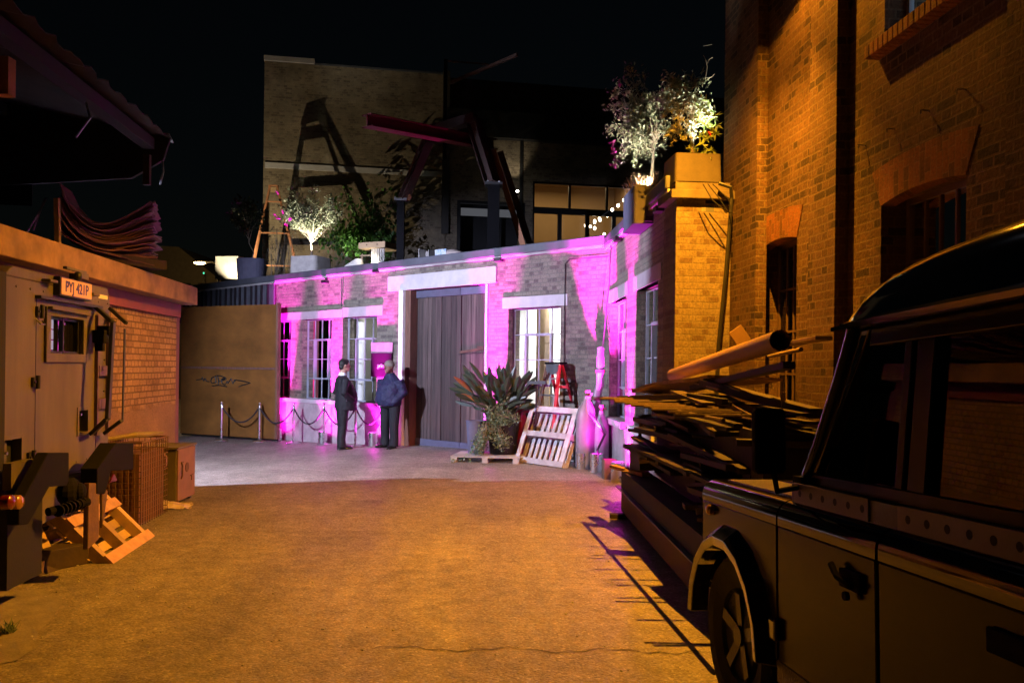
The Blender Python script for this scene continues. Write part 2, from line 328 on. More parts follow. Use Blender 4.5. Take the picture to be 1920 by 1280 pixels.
M['beanie'] = pm('grey_knit', (.22,.19,.15), .9, var=.3, scale=20, bump=.6, bs=120)
M['truck'] = pm('khaki_vehicle_paint', (.080,.068,.045), .6, scale=1.3, bump=.2, bs=140, obj=.05, c2=(.118,.10,.066), stretch=(2.5,2.5,.5), thr=(.33,.6))
M['trucklow'] = pm('dark_green_paint', (.016,.017,.014), .55, var=.25, scale=3)
M['purplebar'] = pm('purple_strap', (.10,.06,.14), .6)
M['rust'] = pm('rusty_steel', (.10,.055,.035), .8, var=.4, scale=7, bump=.4, bs=40)
M['rover'] = pm('black_vehicle_paint', (.008,.007,.007), .22, var=.08, scale=1.2, bump=.0, coat=.04, spec=.16)
M['flare'] = pm('gloss_black_flare', (.008,.008,.009), .09, var=.05, bump=0, coat=1.0, spec=.8)
M['tyre'] = pm('tyre_rubber', (.018,.017,.016), .85, var=.25, bump=.4, bs=40)
M['alloy'] = pm('dark_alloy', (.018,.018,.018), .35, .3, var=.1)
M['chequer'] = pm('chequer_plate', (.09,.08,.07), .35, .7, var=.4, scale=60, bump=1.0, bs=90)
M['perf'] = pm('grey_rail_plate', (.09,.07,.05), .5, .3, var=.1)
M['red'] = pm('red_fibreglass', (.62,.02,.045), .45, var=.1)
M['redbeam'] = pm('red_painted_steel', (.07,.003,.006), .55, var=.25)
M['brownbeam'] = pm('brown_steel', (.035,.016,.012), .7, var=.3, scale=9, bump=.3)
M['orangewood'] = pm('tan_timber', (.35,.15,.07), .7, var=.25, stretch=(1,1,1))
M['blacksteel'] = pm('black_steel', (.004,.004,.005), .8, var=.3, spec=.1)
M['planter'] = pm('planter_concrete', (.36,.34,.32), .85, var=.22, scale=5, bump=.3)
M['planterblue'] = pm('blue_grey_planter', (.09,.09,.14), .8, var=.2)
M['cabinet'] = pm('grey_green_metal', (.12,.105,.07), .55, var=.2, scale=3)
M['cabinetside'] = pm('pinklit_cabinet_door', (.22,.125,.09), .65, var=.2, scale=5)  # pink light on this cabinet face is put into its colour
M['tin'] = pm('corrugated_sheet', (.07,.055,.045), .7, .3, var=.4, scale=4)
M['purpleboard'] = pm('reddish_board', (.10,.035,.045), .65, var=.4, scale=4, stretch=(1,1,6), bump=.3)
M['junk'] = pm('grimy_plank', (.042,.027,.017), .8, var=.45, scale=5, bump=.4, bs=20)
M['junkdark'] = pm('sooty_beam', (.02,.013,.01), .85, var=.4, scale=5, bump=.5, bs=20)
M['cardboard'] = pm('cardboard_tube', (.22,.125,.055), .75, var=.15, scale=3)
M['slab'] = pm('flaking_sheet', (.33,.21,.13), .85, var=.4, scale=10, bump=.8, bs=30)
M['white'] = pm('white_plaster', (.7,.7,.68), .8, var=.06)
M['warmwall'] = pm('tan_room_wall', (.42,.28,.13), .8, var=.06, scale=1)
M['bark'] = pm('bark', (.22,.18,.13), .85, var=.3, bump=.6, bs=50, stretch=(1,1,.3))
M['soil'] = pm('soil', (.05,.035,.025), .95)
M['cylinder'] = pm('painted_gas_cylinder', (.24,.22,.25), .45, var=.15)
M['plate_y'] = pm('yellow_plate', (.85,.52,.04), .35, var=.05, bump=0)
M['plate_t'] = pm('plate_letters', (.02,.01,.02), .4, bump=0)
M['sign'] = pm('purple_sign', (.012,.002,.011), .4, var=.05, bump=0)
M['plastic'] = pm('crumpled_plastic', (.5,.42,.38), .25, var=.2, bump=.6, bs=25)
M['cloth'] = pm('white_cloth', (.6,.57,.52), .8, var=.2, scale=8, bump=.3)
M['bottle'] = pm('blue_white_carton', (.6,.66,.72), .5, c2=(.15,.4,.7), scale=9, thr=(.5,.6), var=.0)
M['lens_red'] = pm('red_lens', (.10,.006,.005), .25, bump=0, coat=.5)
M['lens_amber'] = pm('amber_lens', (.34,.15,.02), .25, bump=0, coat=.5)
def leafm(name, c, c2, tr=.25, rough=.45):
    m, n, l, b = nt(name); g_ = N(n, 'ShaderNodeNewGeometry'); r = N(n, 'ShaderNodeValToRGB'); r.color_ramp.elements[0].color = mul3(c, 1); r.color_ramp.elements[1].color = mul3(c2, 1)
    l.new(g_.outputs['Random Per Island'], r.inputs[0]); l.new(r.outputs[0], b.inputs['Base Color']); b.inputs['Roughness'].default_value = rough
    t = N(n, 'ShaderNodeBsdfTranslucent'); l.new(r.outputs[0], t.inputs[0]); mx = N(n, 'ShaderNodeMixShader'); mx.inputs[0].default_value = tr
    l.new(b.outputs[0], mx.inputs[1]); l.new(t.outputs[0], mx.inputs[2]); l.new(mx.outputs[0], n['Material Output'].inputs[0]); return m
M['olive'] = leafm('olive_leaf', (.10,.12,.07), (.30,.31,.20)); M['green'] = leafm('green_leaf', (.03,.08,.015), (.10,.22,.04), .35)
M['darkleaf'] = leafm('dark_leaf', (.018,.03,.018), (.05,.075,.04)); M['palmleaf'] = leafm('blade_leaf', (.015,.032,.02), (.045,.07,.045), .12, .35)
M['shrub'] = leafm('shrub_leaf', (.06,.12,.06), (.24,.32,.18)); M['pinkflower'] = leafm('pink_flower', (.18,.02,.12), (.38,.05,.26)); M['straw'] = leafm('dry_grass', (.2,.12,.06), (.45,.28,.15)); M['brownleaf'] = leafm('brown_leaf', (.22,.08,.03), (.3,.12,.05))
M['bigleaf'] = leafm('glossy_leaf', (.10,.17,.05), (.30,.38,.14), .3)
# ---------------------------------------------------------------- setting
def ground():
    mb = MB()
    def axis(a, b, fine0, fine1, nf, nc):
        o = [a+(fine0-a)*(1-(1-i/nc)**.5)**1 for i in range(nc)]
        o = [fine0-(fine0-a)*((nc-i)/nc)**2 for i in range(nc)]
        o += [fine0+(fine1-fine0)*i/nf for i in range(nf+1)]
        o += [fine1+(b-fine1)*((i+1)/nc)**2 for i in range(nc)]
        return o
    xs = axis(-90, 90, -9, 5, 56, 10); ys = axis(-60, 160, -1, 26, 90, 10)
    vs = [(x, y, g(x, y) if y > -4 else g(x, -4)) for y in ys for x in xs]; n = len(xs)
    fs = [(j*n+i, j*n+i+1, (j+1)*n+i+1, (j+1)*n+i) for j in range(len(ys)-1) for i in range(n-1)]
    mb.add(vs, fs); return mb
o = ground().build('ground', M['asphalt'], smooth=True); tag(o, kind='structure')
def strip(name, pts, w, mat, z=.004, jit=.02):
    mb = MB(); vs = []
    for i, (x, y) in enumerate(pts):
        a = w*U(.5, 1.3)/2; yy = y+U(-jit, jit); vs += [(x, yy-a, g(x, yy-a)+z), (x, yy+a, g(x, yy+a)+z)]
    mb.add(vs, [(2*i, 2*i+2, 2*i+3, 2*i+1) for i in range(len(pts)-1)])
    return tag(mb.build(name, mat), kind='structure')
M['joint'] = pm('pale_joint', (.26,.24,.2), .9, var=.4, scale=20); M['crack'] = pm('dark_crack', (.075,.062,.05), .95)
strip('road_joint', [(-3.6+.1*i, 9.15+.25*math.sin(i*.12)*.2-.005*i) for i in range(48)], .03, M['joint'], jit=.012)
strip('road_joint', [(-.9+.07*i, 9.32+.02*math.sin(i*.4)) for i in range(32)], .05, M['joint'], jit=.012)
strip('road_crack', [(-.8+.05*i, 4.93+.03*math.sin(i*.5)+.02*math.sin(i*1.7)) for i in range(40)], .012, M['crack'], jit=.008)
0 and strip('road_crack', [(-3.6+.06*i, 5.2+.9*ss(i/22)+.05*math.sin(i*.9)) for i in range(26)], .02, M['crack'], jit=.02)
# broken pale concrete apron by the truck, left
mb = MB(); pts = [G(*q) for q in [(0,1110),(70,1105),(120,1125),(95,1165),(60,1195),(70,1215),(30,1240),(0,1245)]]
mb.add([(p.x, p.y, g(p.x, p.y)+.006) for p in pts]+[(-5.5, pts[0].y, g(-5.5,6)+.006), (-5.5, pts[-1].y, g(-5.5,4.9)+.006)][::-1], [tuple(range(10))])
tag(mb.build('concrete_apron', pm('worn_apron', (.17,.15,.125), .9, var=.35, scale=6, bump=.5, bs=60)), kind='structure')

# ---------------------------------------------------------------- main gatehouse range
FA = Frame(-9.476, 24.63, math.atan2(-.672, .741)); LA = 15.06
FB = Frame(1.68, 14.5, math.atan2(-4.9, .21)); LB = math.hypot(4.9, .21)
sx = FA.sx
bld = thing('brick_gatehouse', 'low grey brick gatehouse with white lintels and big plank gate, washed in magenta light', 'building', FA.o, FA.a)
def BA(mb, name, mat, **k): return mb.build(name, mat, bld, **k)
TOPW, LT, SL = 3.82, 2.84, .85
w = 1.16
s1r, s2l, s2r, s3l, s3r = sx(545), sx(566), sx(621), sx(642), sx(706)
s4l, s4r = sx(952), sx(1050)
W1 = (s1r-w, s1r); W2 = (s2l, s2r); W3 = (s3l, s3r); W4 = (s4l, s4r)
gl, gr_ = sx(756), sx(912); GT = 3.36
wh = [(*W1, SL, LT), (*W2, SL, LT), (*W3, SL, LT), (*W4, SL, LT), (gl, gr_, -.5, GT)]
BA(MB().wall(0, LA, -.5, TOPW, 0, .34, wh), 'wall', M['main_brick'])
# angled wing, in the gatehouse's own space
wing = MB(); wing.M = FA.i @ FB.m
sA0, sA1, sB0, sB1 = FB.sx(1143), FB.sx(1172), FB.sx(1192), FB.sx(1232)
wing.wall(.0, LB, -.3, TOPW-.05, 0, .34, [(sA0, sA1, .87, 2.82), (sB0, sB1, .87, 2.82)])
BA(wing, 'wing_wall', M['main_brick'])
mb = MB(); mb.M = FA.i
pr = Matrix.Translation((1.89, 9.6, 0)) @ Matrix.Rotation(R(4.8), 4, 'Z')
mb.M = FA.i @ pr; mb.box(-.012, .64, -.02, .5, -.1, 3.52); mb.box(-.004, .632, -.012, .5, 3.52, 3.62)
po = BA(mb, 'pier', M['pier_brick'])
mb = MB(); mb.M = FA.i @ pr; mb.box(-.09, .66, -.10, .52, 3.66, 3.76); mb.box(-.03, .62, -.05, .5, 3.762, 3.86)
BA(mb, 'pier_coping', pm('stained_pier_coping', (.12,.095,.065), .85, var=.35, bump=.4, bs=30), bevel=.008)
# copings and lead upstand
mb = MB(); mb.box(-.3, LA+.02, -.075, .30, TOPW, TOPW+.045); BA(mb, 'drip_edge', M['render'])
mb = MB(); mb.box(-.3, LA-.02, -.10, .33, TOPW+.047, TOPW+.215); BA(mb, 'parapet_flashing', M['lead'], bevel=.02)
mb = MB(); mb.M = FA.i @ FB.m; mb.box(-.02, LB-.15, -.075, .30, TOPW-.05, TOPW-.005); BA(mb, 'drip_edge', M['render'])
mb = MB(); mb.M = FA.i @ FB.m; mb.box(-.06, LB-.16, -.10, .33, TOPW-.003, TOPW+.16); BA(mb, 'parapet_flashing', M['lead'], bevel=.02)
# sills, lintels, plinth
mb = MB(); mb.box(sx(505), sx(728), -.06, .12, SL-.10, SL-.002); BA(mb, 'sill', M['lintel'], bevel=.006)
mb = MB(); mb.box(s4l-.12, s4r+.12, -.06, .12, SL-.10, SL-.002); BA(mb, 'sill', M['lintel'], bevel=.006)
mb = MB(); mb.box(sx(505), sx(742), -.018, .02, -.5, SL-.102); BA(mb, 'plinth', M['render']); mb = MB(); mb.box(sx(925), LA+.015, -.018, .02, -.5, .62); BA(mb, 'plinth', M['render'])
mb = MB(); mb.box(sx(500), sx(641), -.012, .10, LT, LT+.19); BA(mb, 'lintel', M['lintel'])
mb = MB(); mb.box(sx(642), sx(717), -.016, .10, LT, LT+.225); BA(mb, 'lintel', M['lintel'])
mb = MB(); mb.box(sx(941), sx(1063), -.012, .10, LT, LT+.21); BA(mb, 'lintel', M['lintel'])
ga, gb = sx(727), sx(930)
mb = MB(); mb.box(ga, gb, -.035, .12, GT, GT+.33); BA(mb, 'gate_lintel', M['lintel'], bevel=.01)
for (a, b, l0) in ((sA0, sA1, 0), (sB0, sB1, 0)):
    mb = MB(); mb.M = FA.i @ FB.m; mb.box(a-.22, b+.2, -.012, .1, 2.82, 3.03); BA(mb, 'lintel', M['lintel'])
    mb = MB(); mb.M = FA.i @ FB.m; mb.box(a-.14, b+.1, -.09, .12, .77, .868); BA(mb, 'sill', M['lintel'], bevel=.006)
mb = MB(); mb.M = FA.i @ FB.m; mb.box(.03, LB, -.016, .02, -.3, .77); BA(mb, 'wing_plinth', M['render'])
def steel_window(parent, X, a, b, z0, z1, y, cols=4, rows=4, mat='steel_frame', name='window', case=(1, 3, 1, 3), t=.03, pane='pane', bw=.018):
    mb = MB(); mb.M = X
    mb.box(a, a+t, y, y+.04, z0, z1); mb.box(b-t, b, y, y+.04, z0, z1); mb.box(a+t, b-t, y, y+.04, z0, z0+t); mb.box(a+t, b-t, y, y+.04, z1-t, z1)
    dx, dz = (b-a-2*t)/cols, (z1-z0-2*t)/rows
    for i in range(1, cols): x = a+t+i*dx; mb.box(x-bw/2, x+bw/2, y+.006, y+.034, z0+t, z1-t)
    for j in range(1, rows): z = z0+t+j*dz; mb.box(a+t, b-t, y+.008, y+.032, z-bw/2, z+bw/2)
    if case:
        c0, c1, r0, r1 = case; xa, xb = a+t+c0*dx, a+t+c1*dx; za, zb = z0+t+r0*dz, z0+t+r1*dz; q = .022
        mb.box(xa-q, xa+q, y-.02, y+.05, za-q, zb+q); mb.box(xb-q, xb+q, y-.02, y+.05, za-q, zb+q)
        mb.box(xa+q, xb-q, y-.018, y+.048, za-q, za+q); mb.box(xa+q, xb-q, y-.018, y+.048, zb-q, zb+q)
    o = mb.build(name, M[mat], parent)
    mb = MB(); mb.M = X; mb.add([(a+.01, y+.02, z0+.01), (b-.01, y+.02, z0+.01), (b-.01, y+.02, z1-.01), (a+.01, y+.02, z1-.01)], [(0,1,2,3)])
    p = mb.build('pane', M[pane], o); return o
I4 = Matrix.Identity(4)
for q in (W1, W2, W3, W4): steel_window(bld, I4, q[0], q[1], SL, LT, .15)
XB = FA.i @ FB.m
steel_window(bld, XB, sA0, sA1, .87, 2.82, .14, cols=3); steel_window(bld, XB, sB0, sB1, .87, 2.82, .14, cols=3)
# rooms behind the windows
def room(a, b, z0, z1, y0, y1, mat, X=I4, name='room_lining'):
    mb = MB(); mb.M = X
    mb.add([(a,y0,z0),(b,y0,z0),(b,y1,z0),(a,y1,z0),(a,y0,z1),(b,y0,z1),(b,y1,z1),(a,y1,z1)], [(0,1,2,3),(4,7,6,5),(1,5,6,2),(2,6,7,3),(3,7,4,0)])
    return mb.build(name, M[mat], bld, fix=False)
M['blind'] = pm('brown_blind', (.10,.045,.035), .8, var=.15, bump=.1); M['roomgrey'] = pm('grey_room_wall', (.34,.34,.31), .85, var=.1)
mb = MB(); mb.box(W1[0]-.3, W2[1]+.1, .345, 3.2, -.3, -.25); mb.box(W1[0]-.3, W2[1]+.1, 3.0, 3.05, -.3, 3.3); BA(mb, 'dark_room', M['void'])
for q in (W1, W2):
    mb = MB(); n = 16
    for i in range(n): x = q[0]+.15+(q[1]-q[0]-.2)*i/n; mb.box(x, x+.055, .5+.01*(i%2), .52+.01*(i%2), SL-.1, 1.72 if q is W2 else 1.0)
    BA(mb, 'blind', M['blind'])
room(W3[0]-.25, W3[1]+1.6, -.3, 3.2, .345, 1.6, 'roomgrey')
mb = MB(); mb.cyl((W3[0]-.12, .62, -.3), (W3[0]-.12, .62, 3.2), .13, n=18); BA(mb, 'column', M['white'], smooth=True)
mb = MB()
for k in range(7): z = .95+.32*k; mb.beam((W3[0]+.45, 1.1, z), (W3[1]+.9, 1.3, z+.05), .02, .03)
for x in (.55, .82, 1.1, 1.5): mb.beam((W3[0]+x, .95, -.3), (W3[0]+x+.1, 1.2, 3.0), .02, .03)
BA(mb, 'rack', M['steel'])
room(W4[0]-.4, W4[1]+1.5, -.3, 3.2, .345, 2.6, 'white')
mb = MB(); mb.box(W4[0]-.05, W4[0]+.30, .9, .95, -.3, 3.15); BA(mb, 'timber_panel', M['wood'])
M['cream'] = pm('cream_board', (.40,.40,.26), .8, var=.1); M['paper'] = pm('pale_board', (.6,.5,.5), .8, var=.1)
mb = MB(); mb.box(W4[0]+.25, W4[1]+1.3, 1.7, 1.78, -.3, 2.02); BA(mb, 'cream_partition', M['cream'])
mb = MB(); mb.box(W4[0]+.45, W4[0]+.9, .8, 1.2, .2, 1.18); mb.box(W4[0]+1.0, W4[0]+1.35, .75, 1.1, .2, 1.1); BA(mb, 'box_stack', M['paper'])
for z in (.0, ): pass
mb = MB(); mb.M = XB; mb.box(-.0, LB-.4, 1.6, 1.65, -.3, 3.3); BA(mb, 'wing_room_lining', M['roomgrey'])
# inclined boards seen through the right wing window
mb = MB(); mb.M = XB
mb.beam((sB0+.35, .45, .8), (sB0+.75, .6, 2.1), .12, .03, (0,1,0)); mb.beam((sB0+.65, .5, .8), (sB0+.95, .6, 2.3), .15, .03, (0,1,0)); BA(mb, 'leaning_board', M['white'])
# roof deck (prism in world)
dk = MB(); dk.M = FA.i
A0 = FA.m @ Vector((0, .34, 0)); A1 = FA.m @ Vector((LA, .34, 0)); B1 = FB.m @ Vector((LB, .34, 0))
poly = [(-14, 24.0), (A0.x, A0.y), (A1.x+.1, A1.y), (B1.x, B1.y), (5, 9.9), (5.5, 30), (-14, 27.5)]
n = len(poly)
dk.add([(x, y, 3.45) for x, y in poly]+[(x, y, 3.6) for x, y in poly], [tuple(range(n))[::-1], tuple(range(n, 2*n))]+[(i, (i+1) % n, (i+1) % n+n, i+n) for i in range(n)])
BA(dk, 'roof_deck', M['lead'])
# gate leaves: planks
gm = (gl+gr_)/2; sp = sx(851); g0 = sx(768)
mb = MB(); mb.box(gl, g0-.01, .30, .33, -.3, GT); BA(mb, 'dark_leaf', M['void'])  # near-black panel stands in for the shadowed gap beside the leaves
for a, b, nn in ((g0, sp-.006, 9), (sp+.006, gr_-.005, 6)):
    mb = MB(); x = a
    ws = [U(.7, 1.3) for _ in range(nn)]; tw = sum(ws)
    for q in ws:
        wv = (b-a)*q/tw; mb.box(x+.003, x+wv-.003, .20+U(0, .012), .25, .12, GT-.17); x += wv
    lf = BA(mb, 'gate_leaf', M['gate'], bevel=.004)
    mb = MB(); mb.box(a, b, .18, .25, -.28, .118); mb.build('kick_board', M['lintel' if 0 else 'planterblue'], lf)
    mb = MB(); mb.box(a, b, .17, .25, GT-.165, GT-.005); mb.build('top_rail', M['planterblue'], lf)
sw, zw = FA.hit(862, 655, .19); se, ze = FA.hit(908, 650, .19)
mb = MB(); mb.beam((sw, .188, zw-.06), (se, .188, zw+.02), .015, .05); mb.beam((se-.2, .186, zw+.05), (se, .186, zw+.05), .012, .03); mb.build('strap_hinge', M['rust'], lf)
mb = MB(); mb.beam((sw-.04, .19, zw-.1), (se, .19, zw-.07), .01, .014); mb.build('wicket_seam', M['black'], lf)
mb = MB(); mb.box(sx(749), sx(757), -.045, .22, -.3, GT-.002); BA(mb, 'gate_post', M['post_white'])
mb = MB(); mb.box(sx(757.5), sx(766, off=0)+.02, .02, .3, -.3, GT-.003); BA(mb, 'timber_post', M['post_brown'])
mb = MB(); mb.box(gr_-.03, gr_+.035, -.03, .16, -.2, GT-.003); BA(mb, 'gate_jamb', M['lintel'])
# purple sign and its board
s, z = FA.hit(718, 684)
sg = thing('wall_sign', 'purple sign with small white lettering fixed on the brick beside the gate', 'sign', FA.m @ Vector((s, -.03, z)), FA.a)
mb = MB(); mb.box(-.37, .37, -.02, .0, -.27, .27); mb.build('sign_panel', M['sign'], sg)
mb = MB(); mb.box(-.38, .38, -.015, .01, .275, .5); mb.build('backing_board', M['render'], sg)
def text(s_, size, mat, parent, mtx, name='lettering', ext=.002, sxx=1.0, bold=0.0):
    cu = bpy.data.curves.new(name, 'FONT'); cu.body = s_; cu.size = size; cu.extrude = ext; cu.align_x = 'CENTER'; cu.align_y = 'CENTER'; cu.offset = bold
    t = bpy.data.objects.new(name, cu); col.objects.link(t); bpy.context.view_layer.update()
    me = bpy.data.meshes.new_from_object(t.evaluated_get(bpy.context.evaluated_depsgraph_get())); bpy.data.objects.remove(t)
    me.transform(mtx @ Matrix.Diagonal((sxx, 1, 1, 1))); me.materials.clear(); me.materials.append(mat)
    o = bpy.data.objects.new(name, me); col.objects.link(o); o.parent = parent; WM[o.name] = WM[parent.name]; return o
text('prin', .13, M['white'], sg, Matrix.Translation((-.02, -.024, -.02)) @ Matrix.Rotation(R(90), 4, 'X'))
# cables, pipe on the walls
s, z = FA.hit(1061, 500)
t = thing('wall_cable', 'thin black cable running down the grey brick right of the lit window', 'cable', FA.m @ Vector((s, -.02, 0)), FA.a)
mb = MB(); mb.tube([(1.6, 0, 3.74), (.9, 0, 3.66), (.1, 0, 3.68), (.0, 0, 3.6), (0, 0, 2.6), (0, .0, 1.6), (.01, 0, .9)], .009, 6); mb.build('cable_run', M['black'], t)
s, z = FA.hit(642, 520)
t = thing('wall_cable', 'short black cable hanging between the two lintels left of the gate', 'cable', FA.m @ Vector((s, -.022, 0)), FA.a)
mb = MB(); mb.tube([(0, 0, 3.75), (.01, 0, 3.5), (0, 0, 3.1)], .012, 6); mb.build('cable_run', M['black'], t)
c = Vector((1.6, 14.3, 0))
t = thing('drain_pipe', 'pink lit drainpipe with bent joints in the inner corner of the brick walls', 'pipe', (1.52, 14.22, 0))
mb = MB(); mb.tube([(0,0,-.0), (0,0,.75), (-.05,-.02,.9), (-.05,-.02,1.25), (.0,0,1.42), (0,0,2.05)], [.085,.085,.09,.075,.07,.065], 12); mb.build('pipe', M['cylinder'], t, smooth=True)
mb = MB(); mb.lathe((-.05,-.02,1.15), [(.1,0),(.1,.06)]); mb.lathe((0,0,1.62), [(.085,0),(.085,.05)]); mb.lathe((0,0,.68), [(.11,0),(.11,.07)]); mb.build('collar', M['rust'], t)
mb = MB(); mb.tube([(.02,-.03,1.9), (.06,-.06,2.4), (.11,-.25,3.2), (.12,-.3,3.78)], .011, 6); mb.build('cable', M['black'], t)
# small fittings under the coping
for q in ((610,528,FA,'left of the gate over the dark windows'), (707,508,FA,'over the sign left of the gate'), (935,487,FA,'right above the end of the gate lintel'), (1160,448,FB,'nearest the inner corner'), (1216,412,FB,'midway along the angled wall'), (1237,393,FB,'nearest the yellow pier')):
    px, py, Fq, wh_ = q; s, z = Fq.hit(px, py, -.06)
    t = thing('lamp_bracket', 'small black floodlight fitting under the parapet '+wh_, 'floodlight', Fq.m @ Vector((s, -.08, z)), Fq.a, 'small black fittings under the parapet')
    mb = MB(); mb.box(-.09, .09, -.05, .06, -.035, .035); mb.build('housing', M['black'], t, bevel=.008)
    mb = MB(); mb.box(-.015, .015, .02, .08, .03, .09); mb.build('bracket', M['black'], t)

# ---------------------------------------------------------------- hoarding gate (plywood)
FH = Frame(-8.95, 22.35, 0); a0 = Vector((-8.95, 22.35, 0)); a1 = Vector((-5.95, 20.85, 0)); FH = Frame(a0.x, a0.y, math.atan2(a1.y-a0.y, a1.x-a0.x)); LH = (a1-a0).length
h0 = thing('plywood_gate', 'tall brown plywood hoarding gate tagged with black graffiti', 'gate', FH.o, FH.a)
zb, ztp = -.18, 3.22; zm = FH.hit(440, 690)[1]
mb = MB(); mb.box(0, LH, 0, .05, zb, zm-.03); mb.box(.0, LH, .0, .05, zm+.03, ztp); mb.build('panel', M['ply'], h0)
mb = MB(); mb.box(0, LH, -.012, .045, zm-.029, zm+.029); mb.build('rail', M['post_brown'], h0)
mb = MB(); mb.box(LH+.002, LH+.07, -.03, .08, zb, ztp+.03); mb.build('edge_post', M['post_brown'], h0)
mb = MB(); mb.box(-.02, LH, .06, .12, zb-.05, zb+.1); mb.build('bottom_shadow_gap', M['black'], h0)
def gp(x, y):  # zoomed crop coords -> local point on panel
    s, z = FH.hit(360+x/16, 680+y/16, -.006); return (s, -.006, z)
strokes = [[(130,520),(290,490),(310,430),(350,540),(400,460),(430,550),(520,560)], [(720,400),(600,450),(560,540),(600,610),(700,600),(720,500),(700,400),(730,610)],
 [(760,390),(800,520),(790,670)], [(740,380),(860,390),(1000,440),(960,500),(820,560)], [(900,540),(1030,490),(1000,440),(880,500),(900,620),(1000,660),(1050,540),(1080,610),(1170,470),(1230,630),(1280,500),(1300,570)],
 [(1290,510),(1500,540),(1750,605),(1560,660),(1400,715)], [(620,690),(800,670),(1050,710)]]
mb = MB()
for st in strokes:
    pts = [gp(*q) for q in st]
    for a, b in zip(pts, pts[1:]): mb.beam(a, b, .004, .032, (0,1,0)) if 0 else mb.tube([a, b], .015, 6)
mb.build('graffiti', M['black'], h0)
# dark upright cladding over and behind the hoarding
t = thing('corrugated_fence', 'dark ribbed sheet fence above the plywood hoarding', 'fence', FA.m @ Vector((0, -.12, 0)), FA.a)
mb = MB(); e = sx(519)
mb.box(-1.5, e, .0, .04, 2.9, 3.80)
mb.build('sheet', M['lead'], t)
mb = MB(); x = -1.4
while x < e: mb.box(x, x+.05, -.05, -.002, 2.92, 3.80); x += U(.2, .32)
mb.build('rib', M['black'], t)
# sack by hoarding
t = thing('rubble_sack', 'crumpled pinkish sack slumped at the foot of the plywood hoarding', 'sack', G(487, 826)+Vector((0,.35,0)))
mb = MB(); mb.ell((-.12,0,.14), .26,.2,.17); mb.ell((.22,.05,.11), .2,.17,.13); mb.ell((.05,.02,.22), .15,.12,.12); mb.build('sack', M['plastic'], t, remesh=.02)

# ---------------------------------------------------------------- right brick warehouse
FR = Frame(2.54, 9.76, math.atan2(-.9965, .0837))
rb = thing('brick_warehouse', 'tall brown brick warehouse with pilasters, arched windows and a brick sill, on the right', 'building', FR.o, FR.a)
LRB = 15
u = lambda px, off=.12: FR.sx(px, 400, off)
w1a, w1b = FR.sx(1424, 500, .12), FR.sx(1494, 500, .12); w2a, w2b = FR.sx(1652, 400, .12), FR.sx(1812, 350, .12)
HT = 9.0; zt = 3.06; zs = 1.15
rh = [(w1a, w1b, zs, zt), (w2a, w2b, zs, zt), (w2a+.02, w2b+.02, 4.30, 6.0)]
MB().wall(-.2, LRB, -.1, HT, .12, .34, rh).build('wall', M['right_brick'], rb)
for a, b in ((-.21, u(1418, 0)), (u(1516, 0), u(1566, 0)), (u(1884, 0), u(1884, 0)+.6), (u(1884,0)+2.6, u(1884,0)+3.2)):
    MB().box(a, b, 0, .118, -.1, HT).build('pilaster', M['right_brick'], rb)
MB().box(-.2, LRB, .46, 5, HT-.3, HT).build('roof', M['lead'], rb)
MB().box(-.2, .1, .46, 5, -.1, HT-.31).build('end_wall', M['right_brick'], rb)
def arch(a, b, z):
    mb = MB(); n = 12; vs = []; h = .29; fl = .13
    def cur(t, zz, k): return zz + k*4*t*(1-t)
    pr_ = []
    for i in range(n+1): t = i/n; pr_.append((a+(b-a)*t, cur(t, z-.005, .05)))
    top = []
    for i in range(n+1): t = 1-i/n; top.append((a-fl+(b-a+2*fl)*t, cur(t, z+h, .05)))
    mb.prism(pr_+top, .113, .24); return mb
for a, b in ((w1a, w1b), (w2a, w2b)): arch(a, b, zt-.05).build('arch', M['arch_brick'], rb)
for a, b in ((w1a, w1b), (w2a, w2b)): steel_window(rb, I4, a, b, zs, zt, .33, cols=5, rows=4, mat='dark_bar', t=.05, case=None, bw=.022)
ww = steel_window(rb, I4, w2a+.02, w2b+.02, 4.30, 6.0, .30, cols=4, rows=4, mat='steel_frame', t=.04, case=None)
MB().box(-.1, LRB, 1.0, 1.05, -.1, 4.0).build('dark_interior', M['void'], rb)
M['bluelit'] = em('lit_room_wall', (.55,.8,1), .55)
MB().box(w2a-.6, w2b+.6, 1.0, 1.05, 4.05, 6.4).build('lit_interior', M['bluelit'], rb)
mb = MB(); x = w2a-.07
while x < w2b+.15: mb.box(x+.003, x+.067, .0, .2, 4.19, 4.292); x += .07
mb.build('brick_sill', M['arch_brick'], rb, bevel=.006)
# fixings
mb = MB()
for px, py in ((1622,272),(1676,242),(1740,207),(1809,168),(1545,294)):
    s, z = FR.hit(px, py, .115); mb.cyl((s, .12, z), (s, .06, z), .006, n=6); mb.cyl((s,.06,z),(s,.06,z-.03),.005,n=6)
mb.build('fixing', M['steel'], rb)
t = thing('wall_cable', 'black cable hanging down the yellow brick pier from its coping', 'cable', (2.42, 9.5, 0))
a = P(1372, 372, 9.45); b = P(1347, 648, 9.42)
mb = MB(); mb.tube([a+Vector((-.15,.0,.17)), a+Vector((-.02,-.03,.12)), a, a.lerp(b, .5)+Vector((.01,0,0)), b, Vector((b.x-.03, b.y, .4))], .022, 8); mb.build('cable_run', M['black'], t, w=True)
for k in range(3):
    mb = MB(); q = P(1318+k*9, 345, 9.35); mb.tube([q, q+Vector((.1+.04*k, -.02, -.18)), q+Vector((.22, -.02, -.28-.03*k)), q+Vector((.27,0,-.33))], .006, 6)
    mb.build('loose_wire', M['black'], t, w=True)
